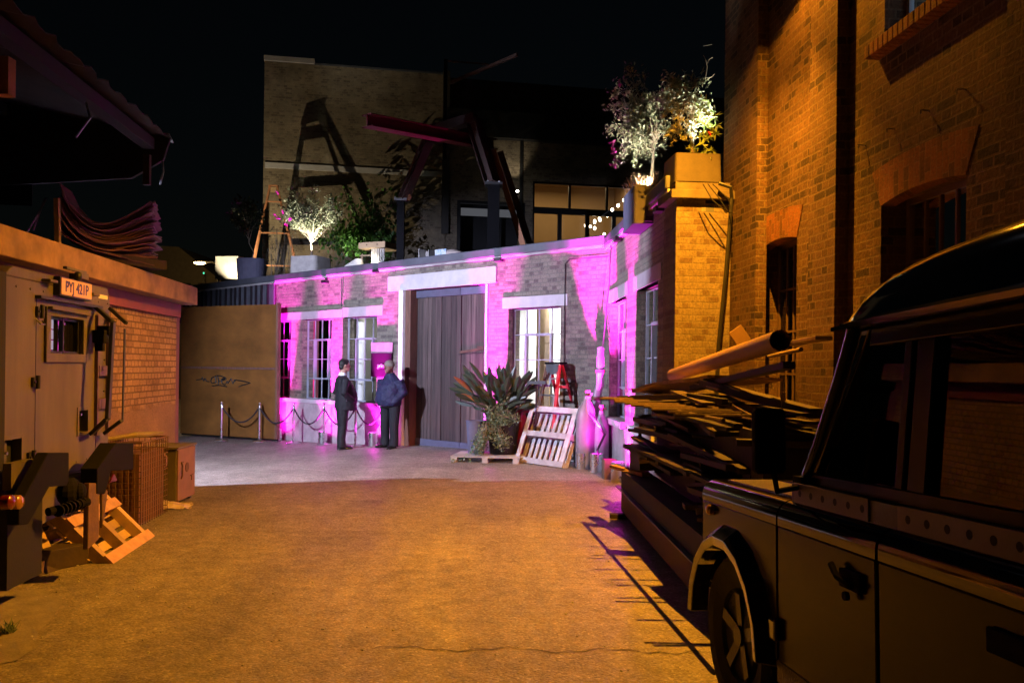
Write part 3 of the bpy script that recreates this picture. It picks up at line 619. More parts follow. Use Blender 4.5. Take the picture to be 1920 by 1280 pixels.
# ---------------------------------------------------------------- left store + canopy
aL = math.atan2(-.9965, .0865)  # along wall, towards camera? viewer side is +X
FL = Frame(-3.58-.0865*0, 0, math.atan2(.9965, -.0865))  # origin at Y=0, x grows with depth, -y faces the yard (+X)
sb = thing('brick_store', 'low orange brick store with cement patched base and concrete coping, left of the yard', 'building', FL.o, FL.a)
eL = 11.2*1.0037
zc = 2.47
MB().wall(7.72, eL, -.35, zc, 0, .3, []).build('wall', M['left_brick'], sb)
MB().box(eL-.3, eL-.002, .302, 6.5, -.4, zc).build('end_wall', M['left_brick'], sb)
mb = MB(); mb.box(-6, eL+.12, -.24, .28, zc+.02, zc+.26); mb.build('coping', pm('stained_coping', (.20,.125,.08), .85, var=.5, scale=3.5, bump=.3, bs=25), sb, bevel=.012)
mb = MB(); mb.box(-6, eL+.02, -.05, .3, zc-.16, zc+.018); mb.build('soffit_band', pm('oxblood_paint', (.20,.05,.05), .7, var=.3), sb)
MB().box(-6, eL-.01, .29, 6.5, zc+.06, zc+.2).build('roof', M['lead'], sb)
MB().box(-6, 7.7, 4.6, 4.8, -.3, zc).build('back_wall', M['left_brick'], sb)
MB().box(-6, 7.71, .0, .28, -.3, 0.0).build('threshold', M['render'], sb)
MB().box(4.2, 4.6, -.02, .28, -.2, zc-.17).build('brick_post', M['left_brick'], sb)
mb = MB(); mb.box(eL+.06, eL+.3, .05, .45, -.3, zc-.1); mb.build('door_jamb', pm('plum_jamb', (.10,.04,.07), .8), sb)
# canopy roof
eave = P(326, 262, 11.0); EX = eave.x; EZ = eave.z
cn = thing('canopy_roof', 'dark corrugated canopy roof with ragged eave over the brick store', 'roof', (EX+.0868*11, 0, 0), R(4.96))
mb = MB(); vs = []; nn = 150; L0, L1 = -4.0, 11.05
for i in range(nn+1):
    y = L0+(L1-L0)*i/nn; dz = .03*math.cos(i*2*math.pi/4); ex = U(-.05, .03) if i % 3 == 0 else U(-.01,.01)
    vs += [(ex, y, EZ+dz), (-5.5, y, EZ+1.1+dz), (ex, y, EZ+dz-.012), (-5.5, y, EZ+1.1+dz-.012)]
mb.add(vs, [f for i in range(nn) for f in ((4*i, 4*i+4, 4*i+5, 4*i+1), (4*i+2, 4*i+3, 4*i+7, 4*i+6), (4*i, 4*i+2, 4*i+6, 4*i+4))]); mb.build('corrugated_sheet', M['tin'], cn, fix=False)
mb = MB(); mb.box(-.35, -.2, L0, L1-.15, EZ-.17, EZ-.03); mb.box(-2.2, -2.05, L0, L1-.15, EZ+.2, EZ+.34); mb.build('purlin', M['void'], cn)  # coloured near-black so the shaded canopy underside stays dark
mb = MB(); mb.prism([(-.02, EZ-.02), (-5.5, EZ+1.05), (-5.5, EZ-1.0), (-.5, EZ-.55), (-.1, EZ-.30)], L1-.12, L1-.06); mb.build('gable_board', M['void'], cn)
a = P(268,304,10.6); b = P(284,346,10.6); mb = MB(); mb.box(a.x-.0, b.x-.03, 10.6, 10.66, b.z, a.z+.1); mb.build('hanging_bracket', M['junk'], cn, w=True)
mb = MB(); mb.box(-3.4, -3.25, L0, L1-.2, zc+.2, EZ+.6); mb.build('canopy_dark_fill', M['void'], cn)  # black sheet added as a dark fill for the shade under the canopy
a = P(-12,105,6.5); b = P(15,176,6.5); mb = MB(); mb.box(a.x, b.x, 6.5, 6.6, b.z, a.z); mb.build('timber_end', M['orangewood'], cn, w=True)
for yy in (1.0, 5.2): MB().box(-1.2, -1.05, yy, yy+.14, zc+.262, EZ+.1).build('post', M['junk'], cn)
mb = MB(); mb.tube([(-.3, 9.0, EZ-.1), (-.22, 8.95, EZ-.35), (-.3, 8.8, EZ-.6)], .012, 6); mb.tube([(-.12, L1-.1, EZ-.2), (-.1, L1-.1, EZ-.45), (-.14, L1-.1, EZ-.62)], .012, 6); mb.build('loose_wire', M['steel'], cn)
# thin orange-lit prop + stay wires
pt = P(107, 372, 8.2); pb = P(109, 441, 8.2)
t = thing('timber_prop', 'short pale timber prop standing on the store coping', 'post', (pb.x, pb.y, zc+.26))
MB().beam(pb+Vector((0,0,-.12)), pt, .045, .045).build('prop', M['wood'], t, w=True)
for a, b in (((0,0), 0),): 
    mb = MB(); mb.tube([pt+Vector((-.12,0,0)), P(62,436,7.9)+Vector((0,0,.02))], .008, 5); mb.tube([pt+Vector((-.1,0,0)), P(50,437,7.8)], .008, 5); mb.build('stay_wire', M['steel'], t, w=True)
# sagging boards stacked on the store roof
base = None
for i in range(42):
    tt = i/41; d = 8.9+U(-.2, .2)
    xr, yr = 289+U(-9, 5), 378+tt*118; xl, yl = 112+U(-2, 6), 345+tt*95
    p0 = P(xl, yl, d-.5); p1 = P(xr, yr, d+.6); dip = .34*(1-tt)**.6+.05; ex = U(1.25,1.6); pts = []
    for k in range(13):
        s_ = k/12; q = p0.lerp(p1, s_); q.z -= dip*math.sin(math.pi*s_**.8)*(1-.3*s_)+U(-.008,.008); pts.append(q)
    wd = U(.25, .5); th = U(.008, .02); tw = U(-.03,.03)
    mb = MB(); vs = []
    for k, q in enumerate(pts): z_ = tw*k/12; vs += [q+Vector((0,0,z_)), q+Vector((-.1,wd,-z_)), q+Vector((-.1,wd,th-z_)), q+Vector((0,0,th+z_))]
    fs = [(4*k+a_, 4*k+(a_+1) % 4, 4*k+4+(a_+1) % 4, 4*k+4+a_) for k in range(12) for a_ in range(4)]+[(0,1,2,3), (48,51,50,49)]
    mb.add(vs, fs); o = mb.build('sagging_board', M['purpleboard'])
    tag(o, 'long reddish board sagging in the stack on the store roof', 'board', 'sagging boards stacked on the store roof')
mb = MB(); a = P(130, 470, 8.6); b = P(285, 522, 9.6); mb.beam(Vector((a.x-.1, a.y, zc+.34)), Vector((b.x, b.y, zc+.34)), .5, .1)
tag(mb.build('stack_bearer', M['junkdark']), 'dark timber bearer under the sagging boards on the store roof', 'beam')

# ---------------------------------------------------------------- gabled house beyond the terrace
FG = Frame(*P(494, 300, 27).xy, math.atan2(.179, .984))
gh = thing('terrace_house', 'dim brick building behind the roof terrace with tall blank wall and lit window', 'building', FG.o, FG.a)
gs = lambda px, py=400: FG.sx(px, py)
ge = gs(838, 130)
MB().wall(0, ge, 2.5, 11.6, 0, .35, []).build('gable_wall', M['gable_brick'], gh)
MB().box(-.02, gs(590,110), -.06, .4, 11.62, 11.78).build('coping_stone', M['lintel'], gh)
MB().box(gs(590,110)+.002, ge+.05, -.03, .38, 11.6, 11.66).build('roof_edge', M['lead'], gh)
MB().box(.05, ge+.0, -.04, -.002, 8.12, 8.3).build('stone_band', M['lintel'], gh)
zb1 = FG.hit(940, 262)[1]; e2 = gs(975, 300); w0, w1_ = gs(1000, 350), gs(1200, 350)
zt2 = FG.hit(1080, 343)[1]
d0, d1 = gs(857, 420), gs(985, 420); zd = FG.hit(900, 376)[1]
MB().wall(ge+.002, gs(1372), 2.5, zb1, .05, .35, [(w0, w1_, 4.2, zt2), (d0, d1, 4.0, zd)]).build('low_wall', M['gable_brick'], gh)
MB().box(gs(975,300), gs(978,300)+.03, -.05, .04, 5, zb1).build('downpipe', M['black'], gh)
MB().box(gs(830,200), gs(843,200), -.12, -.003, 6.2, 11.7).build('flue', pm('dark_flue', (.05,.045,.04), .7), gh)
MB().box(ge+.0, gs(1372), -.25, 6, zb1+.002, zb1+.9).build('roof_fascia', M['black'], gh)
MB().box(ge, gs(1372), .3, 5.8, zb1+.902, zb1+2.1).build('clad_storey', pm('dark_cladding', (.03,.03,.03), .8, stretch=(6,1,1)), gh)
fr = MB(); y0 = .1; T = .07
zmid = FG.hit(1090, 396)[1]
fr.box(w0, w1_, y0, y0+.1, zt2-T, zt2); fr.box(w0, w1_, y0, y0+.1, zmid-.12, zmid+.10); fr.box(w0, w0+T, y0, y0+.1, 4.2, zt2)
for px in (1070, 1140): x = gs(px, 360); fr.box(x-.04, x+.04, y0+.002, y0+.098, zmid+.1, zt2-T)
for px in (1051, 1103, 1153): x = gs(px, 420); fr.box(x-.07, x+.07, y0+.002, y0+.098, 4.2, zmid-.12)
o = fr.build('window', M['black'], gh)
mb = MB(); mb.add([(w0, y0+.05, 4.2), (w1_, y0+.05, 4.2), (w1_, y0+.05, zt2), (w0, y0+.05, zt2)], [(0,1,2,3)]); mb.build('pane', M['pane'], o)
mb = MB(); a, b = w0-.3, w1_+.3
mb.add([(a,.42,4),(b,.42,4),(b,4,4),(a,4,4),(a,.42,8.9),(b,.42,8.9),(b,4,8.9),(a,4,8.9)], [(0,1,2,3),(4,7,6,5),(1,5,6,2),(2,6,7,3),(3,7,4,0)]); mb.build('room_lining', M['warmwall'], gh, fix=False)
mb = MB(); mb.box(d0, d0+.12, .08, .2, 4, zd); mb.box(d1-.12, d1, .08, .2, 4, zd); mb.box(d0+.12, d1-.12, .08, .2, zd-.1, zd); mb.box((d0+d1)/2-.04, (d0+d1)/2+.04, .08, .2, 4, zd-.1); mb.build('door_frame', M['black'], gh)
mb = MB(); mb.box(d0+.2, d1-.2, .6, .65, zd-.42, zd-.16); mb.build('bright_fanlight', em('fanlight_glow', (.6,.62,.7), .12), gh)
MB().box(d0-.1, d1+.1, 1.2, 1.25, 3.8, zd+.2).build('door_interior', M['void'], gh)
# ---------------------------------------------------------------- plants
def leaf(mb, c, d, L, W, droop=.0, n=None):
    d = d.normalized(); s_ = d.cross(Vector((U(-1,1), U(-1,1), U(-.3,1)))).normalized()*W/2; up = d.cross(s_).normalized()*W*.25
    return mb.add([c, c+d*L*.45+s_+up, c+d*L-Vector((0,0,droop*L)), c+d*L*.45-s_+up, c+d*L*.5], [(0,4,1),(1,4,2),(2,4,3),(3,4,0)])
def rdir(): 
    while 1:
        v = Vector((U(-1,1), U(-1,1), U(-1,1)))
        if .05 < v.length < 1: return v.normalized()
def tree(root, trunk, crown_c, rad, nb, nl, L, W, mleaf, mbark='bark', r0=.035, clump=.28, part='crown', flowers=None, bias=.0):
    """trunk: points; branches fan into an uneven crown; leaf clumps sit on twigs"""
    tm = MB(); tm.tube(trunk, [r0*(1-.5*i/(len(trunk)-1)) for i in range(len(trunk))], 8)
    top = Vector(trunk[-1]); cc = Vector(crown_c); lm = MB(); tips = []
    for i in range(nb):
        d = rdir(); d.z = d.z*.9+bias; k = U(.55, 1.08); tip = cc+Vector((d.x*rad[0], d.y*rad[1], d.z*rad[2]))*k
        st = Vector(trunk[-1 if i % 3 else -2]).lerp(top, U(0, 1)); mid = st.lerp(tip, .5)+Vector((U(-.1,.1), U(-.1,.1), U(-.02,.12)))*rad[0]
        tm.tube([st, mid, tip], [r0*.35, r0*.2, .003], 5); tips += [(mid.lerp(tip, U(.0,.5)), d), (tip, d), (mid.lerp(tip, U(.5,.9)), d)]
    for i in range(nl):
        c, d = random.choice(tips); off = rdir()*clump*abs(random.gauss(0, .6)); leaf(lm, c+off, (rdir()+d*.5+Vector((0,0,.2))), L*U(.6,1.3), W*U(.6,1.2))
    tm.build('trunk', M[mbark], root, w=True, smooth=True); lm.build(part, M[mleaf], root, w=True, fix=False)
    for c in flowers or ():
        fm = MB()
        q_ = rdir()
        for k_ in range(6): leaf(fm, Vector(c), rdir(), .07, .045)
        fm.build('flower', M['pinkflower'], root, w=True, fix=False)
RD = 3.6
# olive in a concrete planter
c = P(583, 500, 21.75)
t = thing('planter_box', 'square concrete planter under the floodlit olive tree on the roof edge', 'planter', (c.x, c.y, RD), R(-20))
MB().rings([(0,0,0,.42,.42),(.92,0,0,.40,.40),(.92,0,0,.36,.36),(.86,0,0,.35,.35)], 4*6, 8).build('tub', M['planter'], t); MB().rings([(.8,0,0,.34,.34),(.865,0,0,.34,.34)], 20, 8).build('soil', M['soil'], t)
OL = Vector((c.x, c.y, RD+.86))
t = thing('olive_tree', 'small round olive tree lit white from below, in the planter left of the ladder shadow', 'tree', OL)
cc = P(583, 392, 21.75)
tree(t, [OL, OL+Vector((.02,0,.2)), OL+Vector((-.01,.02,.42)), OL+Vector((.03,0,.6))], cc, (.82,.7,.62), 60, 3800, .085, .042, 'olive', clump=.16, flowers=[P(520,362,21), P(530,398,21), P(545,412,21), P(522,410,21), P(536,420,21), P(515,405,21)])
# dark bushy plant + blue planter at left
c = P(472, 505, 23.3)
t = thing('planter_box', 'blue grey round planter at the left end of the roof edge', 'planter', (c.x, c.y, RD), 0)
MB().rings([(0,0,0,.34,.34),(1.05,0,0,.40,.40),(1.05,0,0,.34,.34),(1.0,0,0,.34,.34)], 24, 2.6).build('tub', M['planterblue'], t)
B0 = Vector((c.x, c.y, RD+1.0))
t = thing('potted_shrub', 'tall sparse dark shrub with glinting leaves in the blue grey planter', 'shrub', B0)
tree(t, [B0, B0+Vector((.05,0,.25)), B0+Vector((-.08,0,.5)), B0+Vector((-.12,0,.8))], P(466, 405, 23.3), (.5,.4,.62), 30, 750, .12, .06, 'darkleaf', r0=.02, clump=.14)
t = thing('white_box', 'plain white box standing at the far left end of the roof terrace', 'box', P(434, 503, 25.7)-Vector((0,0,.36)), R(-10))
MB().box(-.38,.38,-.3,.3,0,.70).build('box_body', M['render'], t, bevel=.01)
# climbing plant on gable
o = FG.m @ Vector((gs(680), -.5, RD)); t = thing('climbing_plant', 'green climber spreading over the gable wall, brightest low down', 'plant', o)
lm = MB(); sm = MB()
for i in range(26):
    px = 620+125*random.random(); py = 350+90*random.random(); a = P(660+U(-30,50), 500, 26.2); b = P(px, py, 26.4)
    sm.tube([a, a.lerp(b,.5)+Vector((U(-.3,.3),0,U(0,.3))), b], .012, 4)
    for k in range(26): q = a.lerp(b, U(.25,1.05)); leaf(lm, q+rdir()*.28, rdir(), U(.12,.22), U(.09,.14))
for i in range(700): q = P(random.gauss(668,32), random.gauss(446,16), 25.6+U(-.6,.4)); leaf(lm, q, rdir(), U(.1,.2), U(.08,.14))
for i in range(120): q = P(random.gauss(722,8), random.gauss(470,9), 24.6+U(-.3,.3)); leaf(lm, q, rdir(), U(.08,.14), U(.06,.1))
sm.build('stem', M['bark'], t, w=True); lm.build('foliage', M['green'], t, w=True, fix=False)
# thin dry stems between ladder and olive
c = P(528, 505, 23.0); t = thing('dry_bush', 'sparse dry stems rising behind the wooden ladder', 'plant', (c.x, c.y, RD))
mb = MB()
for i in range(16): a = Vector((c.x+U(-.3,.35), c.y+U(-.2,.2), RD)); mb.tube([a, a+Vector((U(-.1,.1),0,.8)), a+Vector((U(-.25,.25),0,U(1.2,2.0)))], .006, 4)
lm = MB()
for i in range(200): leaf(lm, Vector((c.x+U(-.5,.5), c.y+U(-.3,.3), RD+U(.5,1.9))), rdir(), .06, .03)
mb.build('stem', M['bark'], t, w=True); lm.build('leaves', M['darkleaf'], t, w=True, fix=False)
# wooden A ladder on terrace
top = P(512, 350, 26.0); f0 = P(484, 447, 25.8); f1 = P(541, 440, 25.9)
def ext(p, q, z): k = (z-p.z)/(q.z-p.z); return p+(q-p)*k
t = thing('step_ladder', 'old wooden step ladder casting a giant shadow on the gable wall', 'ladder', (top.x, top.y, RD))
tl, tr = top+Vector((-.10,0,0)), top+Vector((.13,0,0)); bl, br_ = ext(tl, f0, RD), ext(tr, f1, RD)
for a, b in ((tl, bl), (tr, br_)): MB().beam(a, b, .06, .035, (0,1,0)).build('rail', M['orangewood'], t, w=True)
for a, b in ((tl, bl), (tr, br_)): MB().beam(a+Vector((0,.05,0)), b+Vector((0,.25,0)), .03, .025, (0,1,0)).build('back_rail', M['orangewood'], t, w=True)
for k in (.13, .40, .68, .92): MB().beam(tl.lerp(bl,k)+Vector((.02,0,0)), tr.lerp(br_,k)-Vector((.02,0,0)), .10, .03).build('tread', M['orangewood'], t, w=True)
MB().beam(tl+Vector((-.03,.02,.03)), tr+Vector((.03,.02,.03)), .16, .03).build('top_cap', M['orangewood'], t, w=True)
MB().beam(tl.lerp(tr,.5)+Vector((-.09,0,-.1)), tl.lerp(tr,.5)+Vector((.09,0,-.1)), .02, .16).build('top_board', M['wood'], t, w=True)
# terrace bits
c = P(716, 470, 20.2); t = thing('timber_bench_top', 'chunky pale timber slab with bolt holes on a white slatted base beside the black post', 'table', (c.x, c.y, RD), R(-25))
zt_ = c.z-RD
MB().box(-.45,.32,-.35,.35,zt_+.02,zt_+.17).build('slab', M['wood'], t, bevel=.01)
mb = MB(); [mb.cyl((x,-.36,zt_+.1),(x,-.34,zt_+.1),.018,n=10) for x in (-.2,.1)]; mb.build('bolt', M['rust'], t)
mb = MB(); [mb.box(x,x+.02,-.3,-.27,.1,zt_+.01) for x in [-.1+.05*k for k in range(8)]]; mb.box(-.2,.3,-.3,.3,0,.12); mb.build('slatted_base', M['cloth'], t)
c = P(742, 488, 20.0); t = thing('white_cushion_pile', 'pile of white cushions under the timber slab', 'cushions', (c.x-.02, c.y, RD)); MB().rings([(0,0,0,.22,.2),(.2,-.02,0,.2,.18),(.38,.08,0,.06,.08)],14,3).build('cushion', M['cloth'], t, remesh=.03)
c = P(662, 485, 20.6); t = thing('draped_chair', 'chair draped in pale cloth with a dark round hole in the side, by the climber', 'chair', (c.x, c.y, RD), R(15))
MB().rings([(0,0,0,.34,.25),(.45,0,0,.33,.24),(.60,.05,0,.22,.2),(.75,.14,0,.10,.12)],20,2.6).build('drape', M['cloth'], t, smooth=True)
MB().lathe((-.22,-.23,.28), [(.14,0),(.14,-.03),(.10,-.03),(.10,.02)], 18, 'y').build('round_handle', M['black'], t)
c = P(690, 478, 21.5); t = thing('folding_chair', 'small bare wooden folding chair frame by the climber', 'chair', (c.x, c.y, RD))
mb = MB(); [mb.beam((x,0,0),(x+.05,0,1.0),.03,.03) for x in (-.2,.15)]; [mb.beam((-.2,0,z),(.2,0,z+.02),.02,.04) for z in (.5,.7,.95)]; mb.build('frame', M['wood'], t)
c = P(838, 474, 18.9); t = thing('carton_bag', 'blue and white printed carton wrapped in clear plastic on the roof edge', 'carton', (c.x, c.y, RD), R(-38))
zz = c.z-RD; MB().box(-.24,.10,-.15,.15,0,zz+.07).build('carton', M['bottle'], t, bevel=.01)
mb = MB(); mb.rings([(0,.25,0,.25,.16),(zz-.02,.25,0,.25,.16),(zz+.06,.15,0,.12,.08)],14,3); mb.build('plastic_wrap', M['plastic'], t, remesh=.02)
c = P(801, 474, 19.4); t = thing('plastic_crate', 'small pale open crate on the roof edge left of the carton', 'crate', (c.x, c.y, RD), R(-38))
zz = c.z-RD; mb = MB(); mb.box(-.17,-.15,-.12,.12,0,zz+.09); mb.box(.15,.17,-.12,.12,0,zz+.05); mb.box(-.149,.149,.1,.12,0,zz+.05); mb.box(-.149,.149,-.12,-.10,0,.15); mb.box(-.15,.15,-.1,.1,-.001+.0,.02); mb.build('crate_body', M['planter'], t)
# ---------------------------------------------------------------- steel gantry
gt = thing('steel_gantry', 'black and red steel hoist frame with propped beams standing on the roof terrace', 'hoist frame', P(840, 470, 18.5)*1)
gt.matrix_basis = Matrix.Translation((P(840,470,18.5).x, 18.5, RD)); WM[gt.name] = gt.matrix_basis.copy()
def gb(name, m, a, b, w, h, ib=True, up=(0,0,1)):
    mb = MB(); (mb.ibeam if ib else mb.beam)(a, b, w, h, **({'up': up})); return mb.build(name, M[m], gt, w=True)
pL, pR = P(752, 376, 19.2), P(926, 347, 17.6)
for p in (pL, pR):
    q = Vector((p.x, p.y, RD)); w_ = .17 if p is pL else .25
    mb = MB(); mb.beam(q, p, w_, w_, (0,1,0)); mb.build('post', M['blacksteel'], gt, w=True)
    mb = MB(); mb.beam(p-Vector((0,0,.02)), p+Vector((0,0,.03)), w_+.12, w_+.12, (0,1,0))
    for k in (-1,1): mb.cyl(p+Vector((k*.12,-.1,.0)), p+Vector((k*.12,-.1,.07)), .02, n=8)
    mb.build('splice_plate', M['steel'], gt, w=True)
gb('raking_leg', 'brownbeam', pL+Vector((.05,0,.03)), P(803, 262, 18.4), .2, .2)
gb('raking_leg', 'brownbeam', pR+Vector((-.02,0,.03)), P(887, 226, 18.0), .26, .24)
gb('ridge_beam', 'brownbeam', P(800, 248, 18.6), P(892, 222, 18.0), .24, .2, False)
gb('red_beam', 'redbeam', P(688, 226, 15.6), P(925, 272, 18.9), .26, .24)
gb('prop', 'brownbeam', P(938, 285, 18.2), P(1000, 478, 18.2), .10, .13, False); gb('prop', 'orangewood', P(925, 282, 18.0), P(984, 470, 17.9), .09, .12, False)
gb('prop', 'orangewood', pL+Vector((.16,-.05,.0)), P(776, 335, 19.0), .08, .08, False)
gb('boom', 'rust', P(846, 155, 19.5), P(970, 103, 18.2), .05, .07, False); gb('boom_arm', 'rust', P(838, 115, 19.5), P(915, 121, 19.3), .03, .03, False)
gb('mast', 'blacksteel', P(834, 300, 19.5), P(836, 112, 19.5), .08, .08, False)
# ---------------------------------------------------------------- corner planters and trees at right
PM = Matrix.Translation((1.89, 9.6, 0)) @ Matrix.Rotation(R(4.8), 4, 'Z')
t = thing('planter_box', 'square concrete planter on top of the yellow brick pier', 'planter', M=PM @ Matrix.Translation((.24, .22, 3.862)))
MB().rings([(0,0,0,.28,.28),(.33,0,0,.27,.27),(.33,0,0,.235,.235),(.29,0,0,.23,.23)], 32, 14).build('tub', pm('brown_planter', (.07,.058,.043), .85, var=.25, bump=.3), t); MB().rings([(.26,0,0,.22,.22),(.30,0,0,.22,.22)],20,8).build('soil', M['soil'], t)
T2 = PM @ Vector((.26, .24, 4.15))
t = thing('tall_shrub', 'leafy shrub glowing white green in the planter on the pier', 'shrub', T2)
cc = P(1290, 215, 9.85)
tree(t, [T2, T2+Vector((-.02,0,.35)), T2+Vector((.0,0,.65)), T2+Vector((-.06,.0,.85))], P(1285,205,9.9), (.36,.3,.50), 36, 1500, .065, .028, 'olive', clump=.11, r0=.026)
lm = MB()
for (px, py, dd) in ((1318,205,9.7),(1330,190,9.7),(1342,215,9.6),(1325,235,9.6),(1345,235,9.65),(1332,258,9.6),(1322,270,9.6),(1335,282,9.6),(1344,250,9.6),(1312,225,9.7),(1330,218,9.7),(1316,255,9.6),(1310,290,9.7),(1322,292,9.6),(1300,280,9.8)):
    c = P(px-3, py, dd)
    for k in range(8): a = k*.785+U(-.2,.2); leaf(lm, c+rdir()*.02, Vector((math.cos(a), U(-.5,.5), math.sin(a)*.8)), U(.07,.12), .034)
lm.build('glossy_leaves', M['bigleaf'], t, w=True, fix=False)
mb = MB(); a = P(1305,150,9.9); mb.tube([T2+Vector((0,0,.6)), a, P(1323,145,9.9), P(1326,125,9.9), P(1323,112,9.9)], [.012,.009,.008,.006,.004], 6); mb.tube([P(1325,122,9.9), P(1329,112,9.9), P(1336,108,9.9)], .004, 5); mb.tube([P(1323,112,9.9), P(1319,104,9.9)], .003, 5); mb.tube([P(1318,87,9.9), P(1335,84,9.9)], .003, 4); mb.tube([P(1322,146,9.9),P(1334,145,9.9), P(1340,139,9.9)], .004, 5); mb.build('bare_twig', M['bark'], t, w=True)
mb = MB(); 
leaf(mb, P(1327,246,9.6), Vector((.4,-.3,-.8)), .07, .05)
mb.build('red_leaf', M['red'], t, w=True, fix=False)
c = P(1210, 385, 11.3); t = thing('planter_box', 'larger grey planter behind the parapet under the spreading tree, left of the pier', 'planter', (c.x, c.y, RD), R(2))
MB().rings([(0,0,0,.24,.45),(.50,0,0,.24,.45),(.50,0,0,.2,.41),(.45,0,0,.2,.41)], 32, 12).build('tub', M['planterblue'], t)
T1 = Vector((c.x+.07, c.y, RD+.45))
t = thing('olive_tree', 'wide spreading olive tree with magenta tinted tips left of the pier planter', 'tree', T1)
tree(t, [T1, P(1222, 330, 11.2), P(1225, 290, 11.2), P(1228, 268, 11.2)], P(1208, 225, 11.2), (.42,.45,.52), 64, 3400, .062, .030, 'olive', clump=.12, r0=.028, flowers=[P(x, y, 11.1) for x, y in ((1160,156),(1148,268),(1151,284),(1150,310),(1217,233))])
lm = MB(); sm = MB()
for (px, py) in ((1150,178),(1147,205),(1158,165),(1143,240),(1165,290),(1188,302),(1175,150),(1180,132),(1205,140),(1155,300),(1170,265),(1190,160)):
    q = P(px, py, 11.2); sm.tube([P(1226,262,11.2), P((px+1226)/2, (py+240)/2+U(-12,12), 11.2), q], [.01,.006,.003], 5)
    for k in range(26): leaf(lm, q+rdir()*U(.0,.13), rdir(), .06, .027)
sm.build('branch', M['bark'], t, w=True); lm.build('outer_leaves', M['olive'], t, w=True, fix=False)
t = thing('dry_grass_tuft', 'dry golden grass tuft lit from below around the olive trunk', 'grass tuft', (c.x, c.y, RD+.45))
lm = MB()
for i in range(420): b = Vector((c.x+U(-.2,.2), c.y+U(-.35,.35), RD+.45)); leaf(lm, b, Vector((U(-.6,.6), U(-.5,.5), 1)), U(.12,.30), .012)
lm.build('blades', M['straw'], t, w=True, fix=False)
# string lights
t = thing('string_lights', 'string of tiny warm white bulbs strung along the terrace towards the pier', 'string lights', P(1150, 390, 14))
M['bulb'] = em('bulb_glow', (1,.85,.6), 14); pts = [P(*q) for q in ((1200,352,11.6),(1184,362,12),(1170,373,12.6),(1159,383,13.2),(1148,391,14),(1124,408,16),(1115,415,17),(1107,423,18))]
mb = MB(); mb.tube(pts, .006, 5); mb.build('wire', M['black'], t, w=True)
for i, q in enumerate(pts[1:]): MB().ell(q-Vector((0,0,.02)), .016+.0012*q.y/2, .02, .022+.001*q.y/2, 10, 6).build('bulb', M['bulb'], t, w=True)
# glowing beads standing in for string light reflections in the window
t = thing('reflection_beads', 'row of small glowing beads made as string light reflections in the terrace window', 'reflections', P(1140, 430, 30))
for px, py in ((1115,415),(1098,423),(1115,428),(1125,412),(1139,404),(1133,440),(1162,402),(1172,396)): MB().ell(P(px, py, 30.3), .05,.05,.07,8,6).build('lamp', M['bulb'], t, w=True)
# ---------------------------------------------------------------- people
def hand(mb, w, d, n_, s=1):
    """palm + five fingers; d pointing along the hand, n_ palm side"""
    w, d, n_ = Vector(w), Vector(d).normalized(), Vector(n_).normalized(); sd = d.cross(n_).normalized()*s
    mb.tube([w-d*.02, w+d*.04, w+d*.09], [.024,.034,.030], 8, flat=.6)
    for i, L in enumerate((.07,.08,.075,.06)):
        b = w+d*.085+sd*(.026-.0175*i); k = b+d*L*.5+n_*.012; mb.tube([b, k, k+d*L*.35+n_*.03], [.009,.0085,.007], 6)
    b = w+d*.03+sd*.03; mb.tube([b, b+sd*.02+d*.025+n_*.012, b+sd*.02+d*.055+n_*.025], [.011,.0095,.008], 6)
def head(mb, c, s=1.0, pitch=0.0):
    """facing local +x"""
    c = Vector(c); mb.ell(c+Vector((-.008,0,.015))*s, .096*s, .075*s, .112*s, 16, 12)
    mb.ell(c+Vector((.03,0,-.06))*s, .062*s, .055*s, .065*s, 14, 9)
    mb.tube([c+Vector((.085,0,.02))*s, c+Vector((.105,0,-.015))*s, c+Vector((.112,0,-.03))*s, c+Vector((.09,0,-.038))*s], [.010*s,.014*s,.017*s,.012*s], 8)
    mb.ell(c+Vector((.086,0,-.07))*s, .012*s,.026*s,.008*s,10,6); mb.ell(c+Vector((.084,0,-.085))*s, .012*s,.022*s,.008*s,10,6)
    mb.ell(c+Vector((.075,0,-.112))*s, .02*s,.026*s,.016*s,10,6)
    mb.ell(c+Vector((.078,0,.035))*s, .02*s,.05*s,.010*s,10,6)
    for k in (-1, 1): mb.ell(c+Vector((-.005, k*.078, -.005))*s, .02*s,.010*s,.033*s,10,6)
